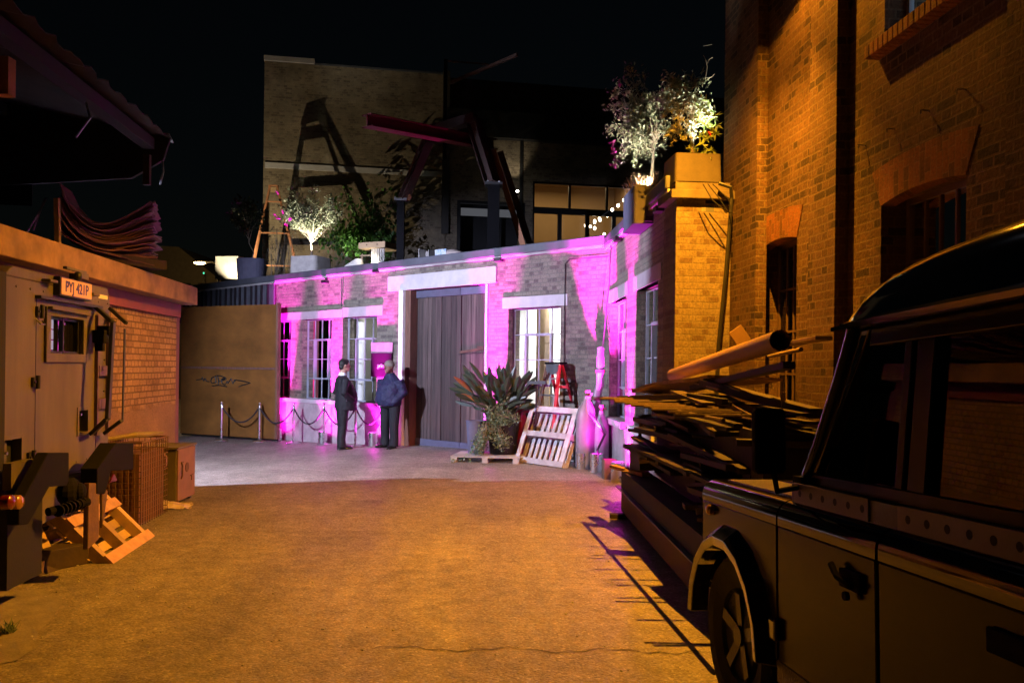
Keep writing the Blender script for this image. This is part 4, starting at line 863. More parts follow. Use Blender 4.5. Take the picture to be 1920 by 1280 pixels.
def person(name, label, base, yaw, h, suit):
    t = thing('person', label, 'person', base, yaw); f = h/1.82
    S = Matrix.Diagonal((f*1.08, f*(1.06 if suit else 1.16), f, 1))
    def mbn(): m = MB(); m.M = S.copy(); return m
    sk = 'skin' if suit else 'skin2'
    hc = Vector((.03, 0, 1.70)) if suit else Vector((.06, .01, 1.69))
    body = mbn(); head(body, hc)
    body.tube([(.0,0,1.44), (.0,0,1.52), (.015,0,1.62)], [.075,.062,.06], 12)
    body.rings([(.92,0,0,.13,.16),(1.1,.02,0,.13,.15),(1.3,.01,0,.12,.17),(1.42,0,0,.09,.15),(1.47,0,0,.06,.08)], 16)
    legs = [(.10, .02, -.02), (-.10, -.03, .03)] if suit else [(.15, .06, .10), (-.15, -.02, -.06)]
    for y, fx, dx in legs: body.tube([(0, y*.7, .95), (.0+fx*.5, y*.9, .52), (fx, y, .10)], [.085,.055,.04], 10)
    # arms
    if suit: arms = [[(0,.20,1.40), (-.05,.27,1.15), (.16,.17,.98), (.22,.10,.95)], [(0,-.20,1.40), (-.05,-.27,1.15), (.16,-.17,.98), (.22,-.10,.95)]]
    else: arms = [[(0,.21,1.40), (-.05,.28,1.16), (.10,.21,.99), (.14,.17,.94)], [(0,-.21,1.40), (-.05,-.28,1.16), (.10,-.21,.99), (.14,-.17,.94)]]
    for k, a in enumerate(arms):
        body.tube(a[:3], [.045,.038,.028], 8); d = Vector(a[3])-Vector(a[2]); hand(body, a[2], d, (0,-1 if k == 0 else 1,-.2), 1)
    body.build('body', M[sk], t, remesh=.008)
    # trousers
    tr = mbn(); tr.rings([(.84,0,0,.15,.19),(.95,.02,0,.16,.19),(1.02,.03,0,.155,.185)], 18)
    for y, fx, dx in legs: tr.tube([(0, y*.75, .92), (fx*.3, y*.85, .72), (fx*.6+.01, y*.95, .48), (fx*.9-.01, y, .22), (fx, y, .045)], [.115,.10,.082,.074,.082] if suit else [.115,.10,.088,.082,.092], 12)
    tr.build('trousers', M['suit' if suit else 'trouser'], t, remesh=.012)
    for y, fx, dx in legs:
        sh = mbn(); a = .25*(1 if y > 0 else -1); sh.M = S @ Matrix.Translation((fx, y, 0)) @ Matrix.Rotation(a, 4, 'Z')
        sh.ell((.06,0,.035), .155,.048,.04,16,8); sh.ell((-.02,0,.06), .075,.045,.06,14,8); sh.box(-.085,.2,-.04,.04,0,.014)
        sh.build('shoe', M['shoe'], t, remesh=.008)
    j = mbn()
    if suit:
        j.rings([(.80,.07,0,.20,.215),(.90,.07,0,.195,.21),(1.0,.075,0,.205,.21),(1.12,.075,0,.20,.205),(1.26,.045,0,.17,.205),(1.38,.005,0,.135,.205),(1.45,-.01,0,.10,.17),(1.50,-.005,0,.07,.08)], 24, 2.2)
        for a in arms: j.tube([Vector(a[0])+Vector((0,0,.02)), a[1], Vector(a[2])], [.078,.068,.055], 12)
        j.prism([(.17,.98),(.26,.80),(.12,.78)], -.12, -.05); j.prism([(.17,.98),(.26,.80),(.12,.78)], .05, .12)
    else:
        j.rings([(.88,.03,0,.185,.215),(.91,.03,0,.20,.235),(1.0,.045,0,.215,.25),(1.15,.045,0,.21,.25),(1.3,.02,0,.18,.24),(1.40,.0,0,.14,.22),(1.47,-.005,0,.10,.16),(1.53,.0,0,.085,.09)], 24, 2.2)
        for a in arms: j.tube([Vector(a[0])+Vector((0,0,.02)), a[1], Vector(a[2]), Vector(a[3])], [.10,.092,.075,.06], 12)
        j.tube([(.0,0,1.50),(.01,0,1.57)], [.092,.082], 14)
    j.build('jacket', M['suit' if suit else 'navy'], t, remesh=.012)
    if suit:
        c = mbn(); c.tube([(-.01,0,1.49),(.0,0,1.555)], [.078,.068], 16); c.build('shirt_collar', M['shirt'], t, smooth=True)
        hr = mbn(); hr.ell(hc+Vector((-.022,0,.035)), .10,.083,.105,18,12); hr.ell(hc+Vector((-.055,0,-.03)), .055,.068,.07,14,9); hr.ell(hc+Vector((.03,0,.085)), .06,.062,.045,14,8)
        hr.build('hair', M['hair'], t, remesh=.008)
        b = mbn(); [b.cyl((.0,s_*.262+0,z),(.0,s_*.27,z),.008,n=8) for s_ in (1,-1) for z in (.99,1.02)]; b.build('cuff_button', M['steel'], t)
    else:
        hr = mbn(); hr.ell(hc+Vector((-.015,0,.055)), .108,.088,.095,18,12); hr.lathe(hc+Vector((-.012,0,.03)), [(.094,-.02),(.10,-.01),(.10,.03),(.094,.04)], 20); hr.build('knit_cap', M['beanie'], t, smooth=True)
    return t
p1 = G(641, 842); person('p', 'heavy set person in a dark suit and white collar seen from behind, facing right', (p1.x, p1.y, p1.z), R(28), (845-677)*p1.y/F, True)
p2 = G(731, 833)*(17.72/G(731,833).y); p2.z = g(p2.x, p2.y); person('p', 'person in a puffy navy jacket and knit cap, hands in pockets beside the gate', (p2.x, p2.y, p2.z), R(232), (835-672)*p2.y/F, False)
# ---------------------------------------------------------------- barrier posts and ropes
def post(base, label):
    t = thing('barrier_post', label, 'barrier post', base, 0, 'chrome rope barrier posts')
    MB().lathe((0,0,0), [(.17,0),(.17,.012),(.14,.025),(.05,.04),(.03,.06)], 24).build('base', M['chrome'], t, smooth=False)
    MB().cyl((0,0,.05), (0,0,.90), .025, n=16).build('pole', M['chrome'], t, smooth=True)
    mb = MB(); mb.lathe((0,0,.86), [(.033,0),(.033,.05),(.02,.07)], 16); mb.ell((0,0,.965), .034,.034,.034,14,9); mb.build('finial', M['chrome'], t, smooth=True)
    return t
pb_ = [G(415, 826), G(486, 828), G(550, 831), G(607, 833), G(666, 837)]
for q, l in zip(pb_, ('leftmost chrome barrier post, standing alone before the plywood hoarding', 'second chrome barrier post from the left, by the sack', 'middle chrome barrier post before the narrow brick pier', 'chrome barrier post just left of the suited person', 'chrome barrier post partly hidden behind the suited person')): post(q, l)
hook = FA.m @ Vector((sx(722), -.03, .80))
for a, b, l in zip(pb_, pb_[1:]+[Vector((hook.x, hook.y, hook.z-.88))], ('leftmost black rope hanging in front of the hoarding', 'second black rope from the left, ending at the middle post', 'third black rope from the left, in front of the barred windows', 'black rope running behind the suited person', 'rightmost black rope running from the last post to the wall')):
    t = thing('barrier_rope', l, 'rope', (a+b)/2+Vector((0,0,.5)), 0, 'black ropes between the barrier posts')
    p0, p1_ = a+Vector((0,0,.88)), b+Vector((0,0,.88)); L_ = (p1_-p0).length; d = (p1_-p0).normalized()
    pts = [p0.lerp(p1_, k/14)-Vector((0,0,.40*(1-((k/7)-1)**2))) for k in range(15)]
    MB().tube(pts, .018, 8).build('rope', M['rope'], t, w=True, smooth=True)
    for e_, q in ((p0, pts[1]), (p1_, pts[-2])): MB().tube([e_, e_.lerp(q, .4)], .02, 8).build('hook_end', M['chrome'], t, w=True)
# ---------------------------------------------------------------- magenta uplights
MAG = (1.0, .012, .74)
LS = 1.0
def spot(loc, tgt, power, colr, ang, blend=.4, r=.03, name='light'):
    d = bpy.data.lights.new(name, 'SPOT'); d.energy = power; d.color = colr; d.spot_size = R(ang); d.spot_blend = blend; d.shadow_soft_size = r
    o = bpy.data.objects.new(name, d); col.objects.link(o); o.location = loc; o.rotation_euler = (Vector(tgt)-Vector(loc)).to_track_quat('-Z', 'Y').to_euler(); return o
def point(loc, p, c, r=.05, name='light'):
    d = bpy.data.lights.new(name, 'POINT'); d.energy = p; d.color = c; d.shadow_soft_size = r; o = bpy.data.objects.new(name, d); col.objects.link(o); o.location = loc; return o
def can(loc, label, rz=0, m='chrome', square=False):
    t = thing('uplighter', label, 'uplighter', loc, rz, 'uplighters along the foot of the walls')
    if square: mb = MB(); mb.rings([(0,0,0,.10,.10),(.30,0,0,.10,.10),(.30,0,0,.09,.09),(.20,0,0,.09,.09)], 32, 12)
    else: mb = MB(); mb.lathe((0,0,0), [(.105,0),(.105,.30),(.095,.30),(.095,.20)], 24)
    mb.build('housing', M[m], t, smooth=False)
    mb = MB(); mb.cyl((0,0,.2),(0,0,.215),.085); mb.build('lens', M['maglens'], t); return t
M['maglens'] = em('magenta_lens', MAG, 30)
MAGL = []
def wall_spot(Fr, s, out, power, ang=28, lean=.0, z0=0, lab='', up=4.2, **k):
    b = Fr.m @ Vector((s, -out, 0)); zg = g(b.x, b.y); can((b.x, b.y, zg), lab, Fr.a, **k)
    point((b.x, b.y, zg+.36), 14, MAG, .05); spot((b.x, b.y, zg+.31), Fr.m @ Vector((s+lean, .0, 1.0)), power*.04, MAG, 90, 1.0); return spot((b.x, b.y, zg+.30), Fr.m @ Vector((s+lean, .0, up)), power, MAG, ang, .9)
PW = 17000
wall_spot(FA, sx(537, 815), .26, PW, lab='chrome uplighter at the foot of the narrow brick pier between the dark windows')
wall_spot(FA, sx(622, 820), .26, PW*1.15, lab='chrome uplighter just behind the suited person')
wall_spot(FA, sx(716, 825), .26, PW*.9, lab='chrome uplighter by the feet of the person in the navy jacket')
wall_spot(FA, sx(927, 845), .30, PW, lab='uplighter hidden behind the big pot right of the gate')
wall_spot(FB, FB.sx(1180, 860), .17, PW*1.5, ang=24, up=3.2, lab='uplighter between the two tall windows of the angled wall')
b = G(1142, 897); can((b.x, b.y, 0), 'orange lit square uplighter at the end of the scrap stack', R(5), 'rust', True)
spot((b.x, b.y, .34), (1.62, 14.1, 3.0), PW*1.5, MAG, 24, .8)
spot((1.32, 13.0, .4), (1.25, 14.0, .95), 110, MAG, 75, .9)
b = Vector((1.50, 13.72, 0)); b = Vector((1.40, 13.52, 0)); spot((b.x, b.y, .45), (1.46, 14.45, 3.3), PW*1.9, MAG, 34, .9)
can((b.x-.0, b.y, .0), 'chrome uplighter tucked behind the gas cylinders')
b = G(1091, 879); t = thing('paint_kettle', 'small steel can with wire handle on the ground by the leaning pallet', 'can', (b.x, b.y, 0))
mb = MB(); mb.lathe((0,0,0), [(.085,0),(.095,.27),(.088,.27),(.08,.05)], 24); mb.build('can_body', M['chrome'], t); MB().tube([(-.09,0,.25),(-.08,0,.36),(0,0,.42),(.08,0,.36),(.09,0,.25)], .005, 6).build('handle', M['steel'], t)
# ---------------------------------------------------------------- gas cylinders
for px, py, dd, hh, rr_, l in ((1102,868,14.0,1.22,.19,'fat grey gas cylinder glowing magenta behind the leaning pallet'), (1129,872,13.9,.98,.13,'shorter gas cylinder with dark base below the drainpipe')):
    b = G(px, py); b = Vector(((px-960)/F*dd, dd, 0)); t = thing('gas_cylinder', l, 'gas cylinder', b)
    MB().lathe((0,0,0), [(rr_*.9,0),(rr_,.05),(rr_,hh*.72),(rr_*.8,hh*.84),(rr_*.4,hh*.93),(rr_*.32,hh)], 28).build('shell', M['cylinder'], t, smooth=True)
    mb = MB(); mb.lathe((0,0,hh), [(.03,0),(.03,.06),(.045,.07),(.045,.10)], 12); mb.box(-.02,.08,-.015,.015,hh+.02,hh+.05); mb.build('valve', M['rust'], t)
mb = MB(); t = thing('gas_hose', 'dark hose looped over the shorter gas cylinder', 'hose', (1.35, 13.7, .9)); mb.tube([(1.3,13.75,.95),(1.45,13.65,.75),(1.55,13.7,.6),(1.42,13.6,.35),(1.5,13.65,.1)], .02, 8); mb.build('hose_run', M['black'], t, w=True, smooth=True)
# ---------------------------------------------------------------- pots and plants by the gate
def proj_at(px, py, d): return P(px, py, d)
b = Vector((-.04+.0, 14.75, 0)); pc = P(945, 860, 14.7)
t = thing('plastic_pallet', 'low grey pallet on the ground under the plant pots', 'pallet', (-.40, 15.05, 0), R(-8))
mb = MB(); [mb.box(-.62,.62,y,y+.09,.09,.11) for y in (-.45,-.3,-.15,0,.15,.3,.42)]; mb.build('deck_board', M['render'], t)
mb = MB(); [mb.box(x,x+.1,-.45,.5,.0,.088) for x in (-.6,-.05,.5)]; mb.build('bearer', M['render'], t)
t = thing('plant_pot', 'large black pot behind the trailing shrub, on the low pallet', 'plant pot', (-.15, 15.2, .112))
MB().lathe((0,0,0), [(.24,0),(.30,.55),(.32,.62),(.32,.66),(.29,.66),(.28,.58)], 26).build('pot', M['black'], t, smooth=False); MB().cyl((0,0,.54),(0,0,.59),.27).build('soil', M['soil'], t)
t = thing('plant_pot', 'blue grey pot at the left end of the low pallet', 'plant pot', (-.64, 15.22, .112))
MB().lathe((0,0,0), [(.15,0),(.19,.55),(.20,.60),(.17,.60),(.16,.5)], 26).build('pot', M['planterblue'], t)
t = thing('blade_leaf_plant', 'bird of paradise plant with long dark blade leaves beside the gate', 'plant', (-.3, 15.25, .66))
def blade(mb, sm, base, tip, W, nrm=None):
    base, tip = Vector(base), Vector(tip); mid = base.lerp(tip, .55)+Vector((0,0,.06)); sm.tube([base, base.lerp(mid,.5)+Vector((0,0,.05)), mid], [.012,.009,.007], 5)
    d = (tip-mid); L_ = d.length; d.normalize(); s_ = d.cross(Vector((U(-.6,.6), 1, U(-.6,.6)))).normalized(); up = s_.cross(d).normalized(); vs = []; n = 7
    for k in range(n+1):
        q = k/n; w_ = W*math.sin(math.pi*min(1, q*.97+.03))**.7*.5; c_ = mid+d*L_*q+Vector((0,0,-.10*L_*q*q)); vs += [c_+s_*w_+up*w_*.5, c_, c_-s_*w_+up*w_*.5]
    mb.add(vs, [f for k in range(n) for f in ((3*k,3*k+1,3*k+4,3*k+3),(3*k+1,3*k+2,3*k+5,3*k+4))])
lm = MB(); sm = MB(); bm2 = MB()
targets = [(850,700,1),(868,678,0),(880,690,0),(893,707,0),(905,690,0),(915,700,0),(930,683,0),(944,682,0),(955,700,0),(965,690,0),(1000,690,0),(1003,705,0),(985,715,0),(975,700,0),(880,735,0),(862,733,1),(890,745,1),(990,740,0),(998,762,0),(1010,760,0),(968,735,0),(950,740,0),(935,728,0),(905,730,0),(920,745,0),(960,760,0),(890,720,0),(945,715,0)]
for i, (px, py, br) in enumerate(targets*4):
    dd = 15.2+U(-.35,.35); tip = P(px+(U(-12,12) if i > 27 else 0), py+(U(-12,26) if i > 27 else 0), dd); blade(bm2 if (br and i < 28) else lm, sm, (U(-.45,.0), 15.2+U(-.12,.12), .68), tip, U(.075,.125))
sm.build('stem', M['palmleaf'], t, w=True); lm.build('leaves', M['palmleaf'], t, w=True, fix=False, smooth=True); bm2.build('brown_leaf', M['brownleaf'], t, w=True, fix=False)
t = thing('trailing_shrub', 'small leaved pale green shrub tumbling over the pots to the ground', 'shrub', (-.5, 14.85, .12))
lm = MB(); sm = MB()
for i in range(60):
    a = Vector((U(-.5,-.2), 15.05, .7)); px, py = random.choice(((930,800),(915,830),(900,845),(935,820),(950,790),(945,835),(905,820),(960,780),(895,850),(925,775),(945,765))); b = P(px+U(-14,12), py+U(-12,8), 14.8+U(-.15,.2)); b.z = max(b.z, .06)
    sm.tube([a, a.lerp(b,.5)+Vector((U(-.08,.08),-.08,.1)), b], .004, 4)
    for k in range(48): leaf(lm, a.lerp(b, U(.3,1.05))+rdir()*U(.02,.12), rdir(), U(.035,.065), U(.022,.04))
for k in range(40): leaf(lm, Vector((U(-1.1,-.7), 14.65+U(-.15,.15), U(.01,.08))), rdir(), .05, .03)
sm.build('stem', M['bark'], t, w=True); lm.build('leaves', M['shrub'], t, w=True, fix=False)
t = thing('red_bin', 'dark red box bin behind the pallet, right of the plants', 'bin', (.10, 15.52, 0), R(-42))
MB().box(-.25,.3,-.2,.2,0,.92).build('bin_body', pm('dark_red_bin', (.18,.01,.06), .4), t, bevel=.02); MB().box(-.27,.32,-.22,.22,.922,.96).build('lid', M['rust'], t, bevel=.01)
# ---------------------------------------------------------------- pallets
def pallet(name, label, Mx, L=1.2, W=1.0, m='wood', m2=None, nb=7, slats=None):
    """local: boards run along x; W along y; z thickness .14; slats = top boards"""
    t = thing(name, label, 'pallet', M=Mx); m2 = m2 or m
    mb = MB(); bw = W/nb*.62
    for i in range(nb): y = -W/2+(W-bw)*i/(nb-1); MB().box(-L/2, L/2, y, y+bw, .118, .14).build('top_board', M[m], t)
    for x in (-L/2, -.045, L/2-.09): MB().box(x, x+.09, -W/2, W/2, .022, .116).build('bearer', M[m2], t)
    for y in (-W/2, -.05, W/2-.10): MB().box(-L/2, L/2, y, y+.10, .0, .020).build('bottom_board', M[m2], t)
    return t
def basis(o, x, y):
    x = Vector(x).normalized(); y = Vector(y); y = (y-x*y.dot(x)).normalized(); z = x.cross(y); m = Matrix((x, y, z)).transposed().to_4x4(); m.translation = Vector(o); return m
# white pallet leaning by the window: frame side towards us
a = Vector((.07,14.85,.01)); b = a+Vector((.80,-.93,0)); up = Vector((.31,.25,1.0)); w_ = (b-a).length; hl = 1.06
# build as an open frame with upright slats behind it
mx = basis(a, b-a, up); t = thing('leaning_pallet', 'whitewashed timber pallet leaning by the lit window', 'pallet', M=mx)
for n_, bx in (('rail', (0,w_,0,.10)), ('rail', (0,w_,hl-.10,hl)), ('rail', (.1,w_-.1,hl*.47,hl*.47+.10)), ('stile', (0,.10,.102,hl-.102)), ('stile', (w_-.11,w_,.102,hl-.102))):
    MB().box(bx[0], bx[1], bx[2], bx[3], .0, .022).build(n_, M['greywood'], t)
nsl = 9
for i in range(nsl): x = .02+(w_-.11)*i/(nsl-1); MB().box(x, x+.075, .0, hl, -.14, -.118).build('slat', M['greywood'], t)
for y in (0, hl*.47, hl-.10):
    MB().box(.0, w_, y, y+.10, -.117, -.10).build('stringer_board', M['greywood'], t)
    for x in (0, w_/2-.05, w_-.1): MB().box(x, x+.1, y, y+.1, -.099, -.001).build('block', M['greywood'], t)
# red fibreglass step ladder
def step_ladder(base, yaw, h=1.78):
    t = thing('red_step_ladder', 'red step ladder with dark front steps standing open under the lit window', 'ladder', base, yaw)
    for s_ in (-1, 1):
        MB().beam((s_*.29, 0, 0), (s_*.15, .34, h-.05), .07, .03, (0,1,0)).build('front_rail', M['red'] if s_ > 0 else M['rust'], t)
        MB().beam((s_*.27, .98, 0), (s_*.145, .42, h-.06), .045, .03, (0,1,0)).build('back_rail', M['red'], t)
    for k in range(1, 6): q = k/6; MB().box(-.29+.14*q+.02, .29-.14*q-.02, .34*q-.03, .34*q+.05, h*q-.012, h*q+.012).build('step', M['steel'], t)
    for k in (.25,.5,.75): MB().beam((-.27+.125*k, .98-.56*k, h*k), (.27-.125*k, .98-.56*k, h*k), .03, .05).build('back_brace', M['red'], t)
    MB().box(-.19,.19,.30,.50,h-.04,h-.0).build('top_cap', M['blacksteel'], t, bevel=.008); MB().box(-.15,.15,.30,.315,h-.22,h-.042).build('label_plate', M['steel'], t)
    return t
q = P(1040, 700, 14.0); step_ladder((.50, 14.78, 0), R(-48), 1.80)
# ledge with dark bar near the window
t = thing('window_rail', 'dark bracketed rail projecting in front of the lit window', 'rail', P(1000, 717, 14.9)); MB().beam(P(990,717,14.9), P(1024,717,14.7), .03, .06).build('bar', M['black'], t, w=True); MB().beam(P(1024,712,14.7), P(1030,700,14.7), .03, .05).build('bracket', M['black'], t, w=True)
MB().beam(P(1006,690,14.9), Vector((P(1006,690,14.9).x, 14.9, 0)), .025, .025).build('upright', M['black'], t, w=True)
# ---------------------------------------------------------------- military truck, nose into the store
FT = Frame(-3.04-.084*5.83, 5.83, math.atan2(.9965, -.084))
tk = thing('army_truck', 'khaki armoured truck backed tail out of the brick store, number plate over its rear door', 'truck', FT.o, FT.a)
def TB(name, m, px0, py0, px1, py1, y0, y1, bevel=0, parent=None, mb=None, off=0):
    a, z1 = FT.hit(px0, py0, off); b, z0 = FT.hit(px1, py1, off)
    mb = mb or MB(); mb.box(min(a,b), max(a,b), y0, y1, min(z0,z1), max(z0,z1))
    return mb.build(name, M[m], parent or tk, bevel=bevel) if name else mb
LT_ = FT.sx(204, 700); zt0 = 2.36
wa, wz1 = FT.hit(91, 592); wb, wz0 = FT.hit(152, 664)
ha, hz1 = FT.hit(147, 770); hb, hz0 = FT.hit(163, 808)
la, lz1 = FT.hit(6, 826); lb, lz0 = FT.hit(38, 898)
wl = MB(); wl.wall(-.12, LT_, .78, 2.28, 0, .06, [(wa, wb, wz0, wz1), (ha, hb, hz0, hz1), (la, lb, lz0, lz1)])
wl.build('rear_face', M['truck'], tk)
mb = MB(); mb.box(-.12, LT_, .062, 3.4, .80, 2.26); mb.build('body_shell', M['trucklow'], tk)
mb = MB(); mb.prism([(-.12,2.282),(LT_,2.282),(LT_-.04,zt0),(0,zt0)], 0, 3.4); mb.build('roof', M['truck'], tk, bevel=.01)
mb = MB(); mb.box(-.35,-.122,-.02,3.4,.7,2.3); mb.build('shade_block', M['void'], tk)  # near-black block stands in for the dark store interior beside the truck
mb = MB(); mb.box(-.10, LT_-.02, .02, 3.2, .50, .775); mb.build('chassis', M['trucklow'], tk)
# door leaf and seams
da, dz1 = FT.hit(68, 548); db, dz0 = FT.hit(178, 872)
ds = MB()
for (a, b, c, d) in ((da, da+.006, .85, 2.16), (db, db+.006, .85, 2.12), (da, db, 2.14, 2.146)): ds.box(a, b, -.003, -.0005, c, d)
ds.build('door_seam', M['black'], tk)
mb = MB(); mb.beam((da-.02, -.02, 2.17), (db+.02, -.02, 2.17), .05, .022); mb.build('rain_strip', M['trucklow'], tk)
# window
mb = MB(); e = .07
for bx in ((wa-e, wb+e, wz1, wz1+e), (wa-e, wb+e, wz0-e, wz0), (wa-e, wa, wz0, wz1), (wb, wb+e, wz0, wz1)): mb.box(bx[0], bx[1], -.022, -.001, bx[2], bx[3])
wf = mb.build('window_surround', M['truck'], tk, bevel=.004)
mb = MB(); wm_ = (wa+wb)/2; mb.box(wa, wa+.02, .02, .04, wz0, wz1); mb.box(wm_-.012, wm_+.012, .015, .045, wz0, wz1); mb.box(wb-.02, wb, .02, .04, wz0, wz1); mb.box(wa+.02, wb-.02, .02, .04, wz0, wz0+.02); mb.box(wa+.02, wb-.02, .02, .04, wz1-.02, wz1); mb.build('sliding_frame', M['black'], wf)
M['cabglow'] = em('glowing_cab_panel', (.72,.66,.9), .42)  # pale window panels with their own emission
mb = MB(); w3 = (wb-wa)
for i in range(3): zz = wz0+.03+i*(wz1-wz0-.04)/3; mb.box(wa+.03, wa+.03+w3*.27, .047, .052, zz, zz+(wz1-wz0-.07)/3)
mb.build('glow_panel', M['cabglow'], wf)
mb = MB(); mb.box(wa-.02, wb+.02, .055, .06, wz0-.02, wz1+.02); mb.build('dark_glass', M['flare'], wf)
mb = MB(); mb.beam((wa-.06,-.035,wz1+.06), (wb+.06,-.035,wz1+.05), .045, .02); mb.build('drip_rail', M['truck'], tk)
# hatches
for a, b, z0, z1 in ((ha, hb, hz0, hz1), (la, lb, lz0, lz1)):
    mb = MB(); e = .03
    for bx in ((a-e, b+e, z1, z1+e), (a-e, b+e, z0-e, z0), (a-e, a, z0, z1), (b, b+e, z0, z1)): mb.box(bx[0], bx[1], -.008, -.001, bx[2], bx[3])
    f_ = mb.build('recess_frame', M['truck'], tk)
    MB().box(a, a+(b-a)*.45, .03, .05, z0+.02, z1-.02).build('recess_panel', M['truck'], f_)
    mb = MB(); mb.cyl((a+.03,.02,(z0+z1)/2+.06), (a+.03,-.015,(z0+z1)/2+.06), .012, n=8); mb.build('latch', M['steel'], f_)
# hinges
for px, py in ((72, 584), (64, 716), (56, 856)):
    s_, z_ = FT.hit(px, py); mb = MB(); mb.cyl((s_, -.03, z_-.05), (s_, -.03, z_+.05), .016, n=10); mb.box(s_-.05, s_+.05, -.02, -.001, z_-.035, z_+.035)
    for k in (-1,1): mb.cyl((s_+k*.035,-.03,z_),(s_+k*.035,-.018,z_),.01,n=6)
    mb.build('hinge', M['trucklow'], tk)
mb = MB(); s_, z_ = FT.hit(68, 600); mb.tube([(s_-.03,-.01,z_+.01),(s_-.02,-.04,z_-.03),(s_+.03,-.05,z_-.03),(s_+.05,-.02,z_)], .006, 6); mb.build('hook', M['steel'], tk)
for k in range(9):
    for z_ in (.86, 2.22): MB().cyl((.05+k*(LT_-.1)/8,-.006,z_),(.05+k*(LT_-.1)/8,-.0005,z_),.009,n=8).build('rivet', M['truck'], tk)
for k in range(7): MB().cyl((LT_-.03,-.006,.95+k*.19),(LT_-.03,-.0005,.95+k*.19),.009,n=8).build('rivet', M['truck'], tk)
# number plate
pa, pz1 = FT.hit(103, 523); pb2, pz0 = FT.hit(160, 561)
pc = FT.hit(131.5, 541.5); pw, ph = pb2-pa, .128
np_ = MB().box(pc[0]-pw/2-.015, pc[0]+pw/2+.005, -.05, -.002, pc[1]-ph/2-.012, pc[1]+ph/2+.008).build('plate_holder', M['trucklow'], tk)
pl = MB().box(pc[0]-pw/2, pc[0]+pw/2, -.056, -.051, pc[1]-ph/2, pc[1]+ph/2).build('number_plate', M['plate_y'], tk)
text('PYJ 421P', .118, M['plate_t'], pl, Matrix.Translation((pc[0], -.0575, pc[1]-.002)) @ Matrix.Rotation(R(90), 4, 'X'), 'plate_letters', .001, sxx=pw*.93/.52, bold=.003)
mb = MB(); mb.ell((pc[0]+.0,-.06,pc[1]+ph/2+.04), .035,.035,.04,12,8); mb.box(pc[0]-.02,pc[0]+.02,-.05,0,pc[1]+ph/2+.02,pc[1]+ph/2+.06); mb.build('plate_lamp', M['black'], tk)
mb = MB(); mb.beam((pc[0]-.12,-.01,pc[1]+.16),(pc[0]+.25,-.01,pc[1]+.16),.03,.02); mb.box(pc[0]+.1,pc[0]+.28,-.03,0,pc[1]+.1,pc[1]+.15); mb.build('roof_rail', M['truck'], tk)
TB('side_lug', 'truck', 77, 522, 92, 531, -.07, -.002, .006); TB('side_lug', 'truck', 160, 548, 172, 556, -.07, -.002, .006)
TB('sticker', 'white', 184, 551, 201, 562, -.004, -.0008)
# step-ladder grab bars: two bent bars standing off the face
def bar(name, m, pts, offs, w_, d_):
    mb = MB(); q = [FT.hit(px, py, -o)+(o,) for (px, py), o in zip(pts, offs)]
    P3 = [Vector((a[0], -a[2], a[1])) for a in q]
    for a, b in zip(P3, P3[1:]): mb.beam(a, b, w_, d_, (1,0,0))
    return mb.build(name, M[m], tk, bevel=.004)
bar('grab_rail', 'trucklow', [(180,576),(212,604),(202,784),(172,812)], [.02,.22,.22,.03], .03, .055)
bar('grab_rail', 'trucklow', [(206,578),(237,606)], [.02,.22], .03, .03)
bar('grab_rail', 'trucklow', [(234,616),(230,790)], [.22,.22], .012, .03)
bar('grab_rail', 'trucklow', [(228,788),(196,812)], [.22,.04], .03, .035)
lx0, lx1 = FT.sx(178), FT.sx(199)
for x in (lx0, lx1): MB().box(x-.012, x+.012, -.03, -.002, 1.05, 2.1).build('ladder_rail', M['purplebar'], tk)
for py in (695, 756, ): s_, z_ = FT.hit(185, py); MB().box(lx0+.013, lx1-.013, -.035, -.005, z_-.045, z_+.045).build('ladder_step', M['purplebar'], tk)
s_, z_ = FT.hit(187, 632, -.08)
mb = MB(); mb.box(s_-.06, s_+.07, -.14, -.04, z_-.05, z_+.06); mb.box(s_, s_+.14, -.16, -.05, z_+.02, z_+.10); mb.box(s_-.03, s_+.02, -.12, -.05, z_-.12, z_-.051); mb.build('lock_box', M['blackmat'], tk, bevel=.008)
for i in range(4):
    for j in (-1, 1): z_ = 1.15+.28*i; x = (lx0+lx1)/2+j*.07; MB().cyl((x,-.008,z_),(x,-.0005,z_),.008,n=6).build('rivet', M['black'], tk)
# bumper brackets, tow gear, flaps
def pan(name, m, poly, off, y0, y1, bevel=.006):
    pp = [FT.hit(px, py, -off) for px, py in poly]; return MB().prism(pp, y0, y1).build(name, M[m], tk, bevel=bevel)
pan('bumper_bracket', 'blackmat', [(80,848),(119,848),(119,910),(82,912),(42,982),(24,984),(24,950)], .25, -.29, -.21)
pan('bumper_bracket', 'blackmat', [(199,830),(233,830),(233,880),(190,882),(178,925),(163,925),(163,878)], .25, -.33, -.20)
pan('ramp_arm', 'rust', [(157,905),(176,905),(176,1010),(155,1030)], .28, -.32, -.28); pan('ramp_arm', 'rust', [(182,910),(193,920),(186,970),(182,990)], .28, -.32, -.30)
pan('lower_valance', 'truck', [(26,915),(100,890),(160,880),(160,930),(110,965),(60,990),(26,990)], .0, -.02, .02)
mb = MB(); s_, z_ = FT.hit(125, 922, -.25); mb.ell((s_, -.27, z_), .12,.08,.11,14,9); mb.ell((s_+.02, -.33, z_), .07,.05,.07,12,8); mb.build('tow_hitch', M['blackmat'], tk)
mb = MB(); a = FT.hit(110, 957, -.3); b = FT.hit(160, 940, -.36); pts = []
mb.tube([(a[0]-.05,-.25,a[1]),(b[0],-.38,b[1])], .03, 10)
for k in range(7): q = k/7; mb.lathe((a[0]+(b[0]-a[0])*q, -.3-.06*q, a[1]+(b[1]-a[1])*q), [(.042,-.01),(.042,.01)], 12, 'x')
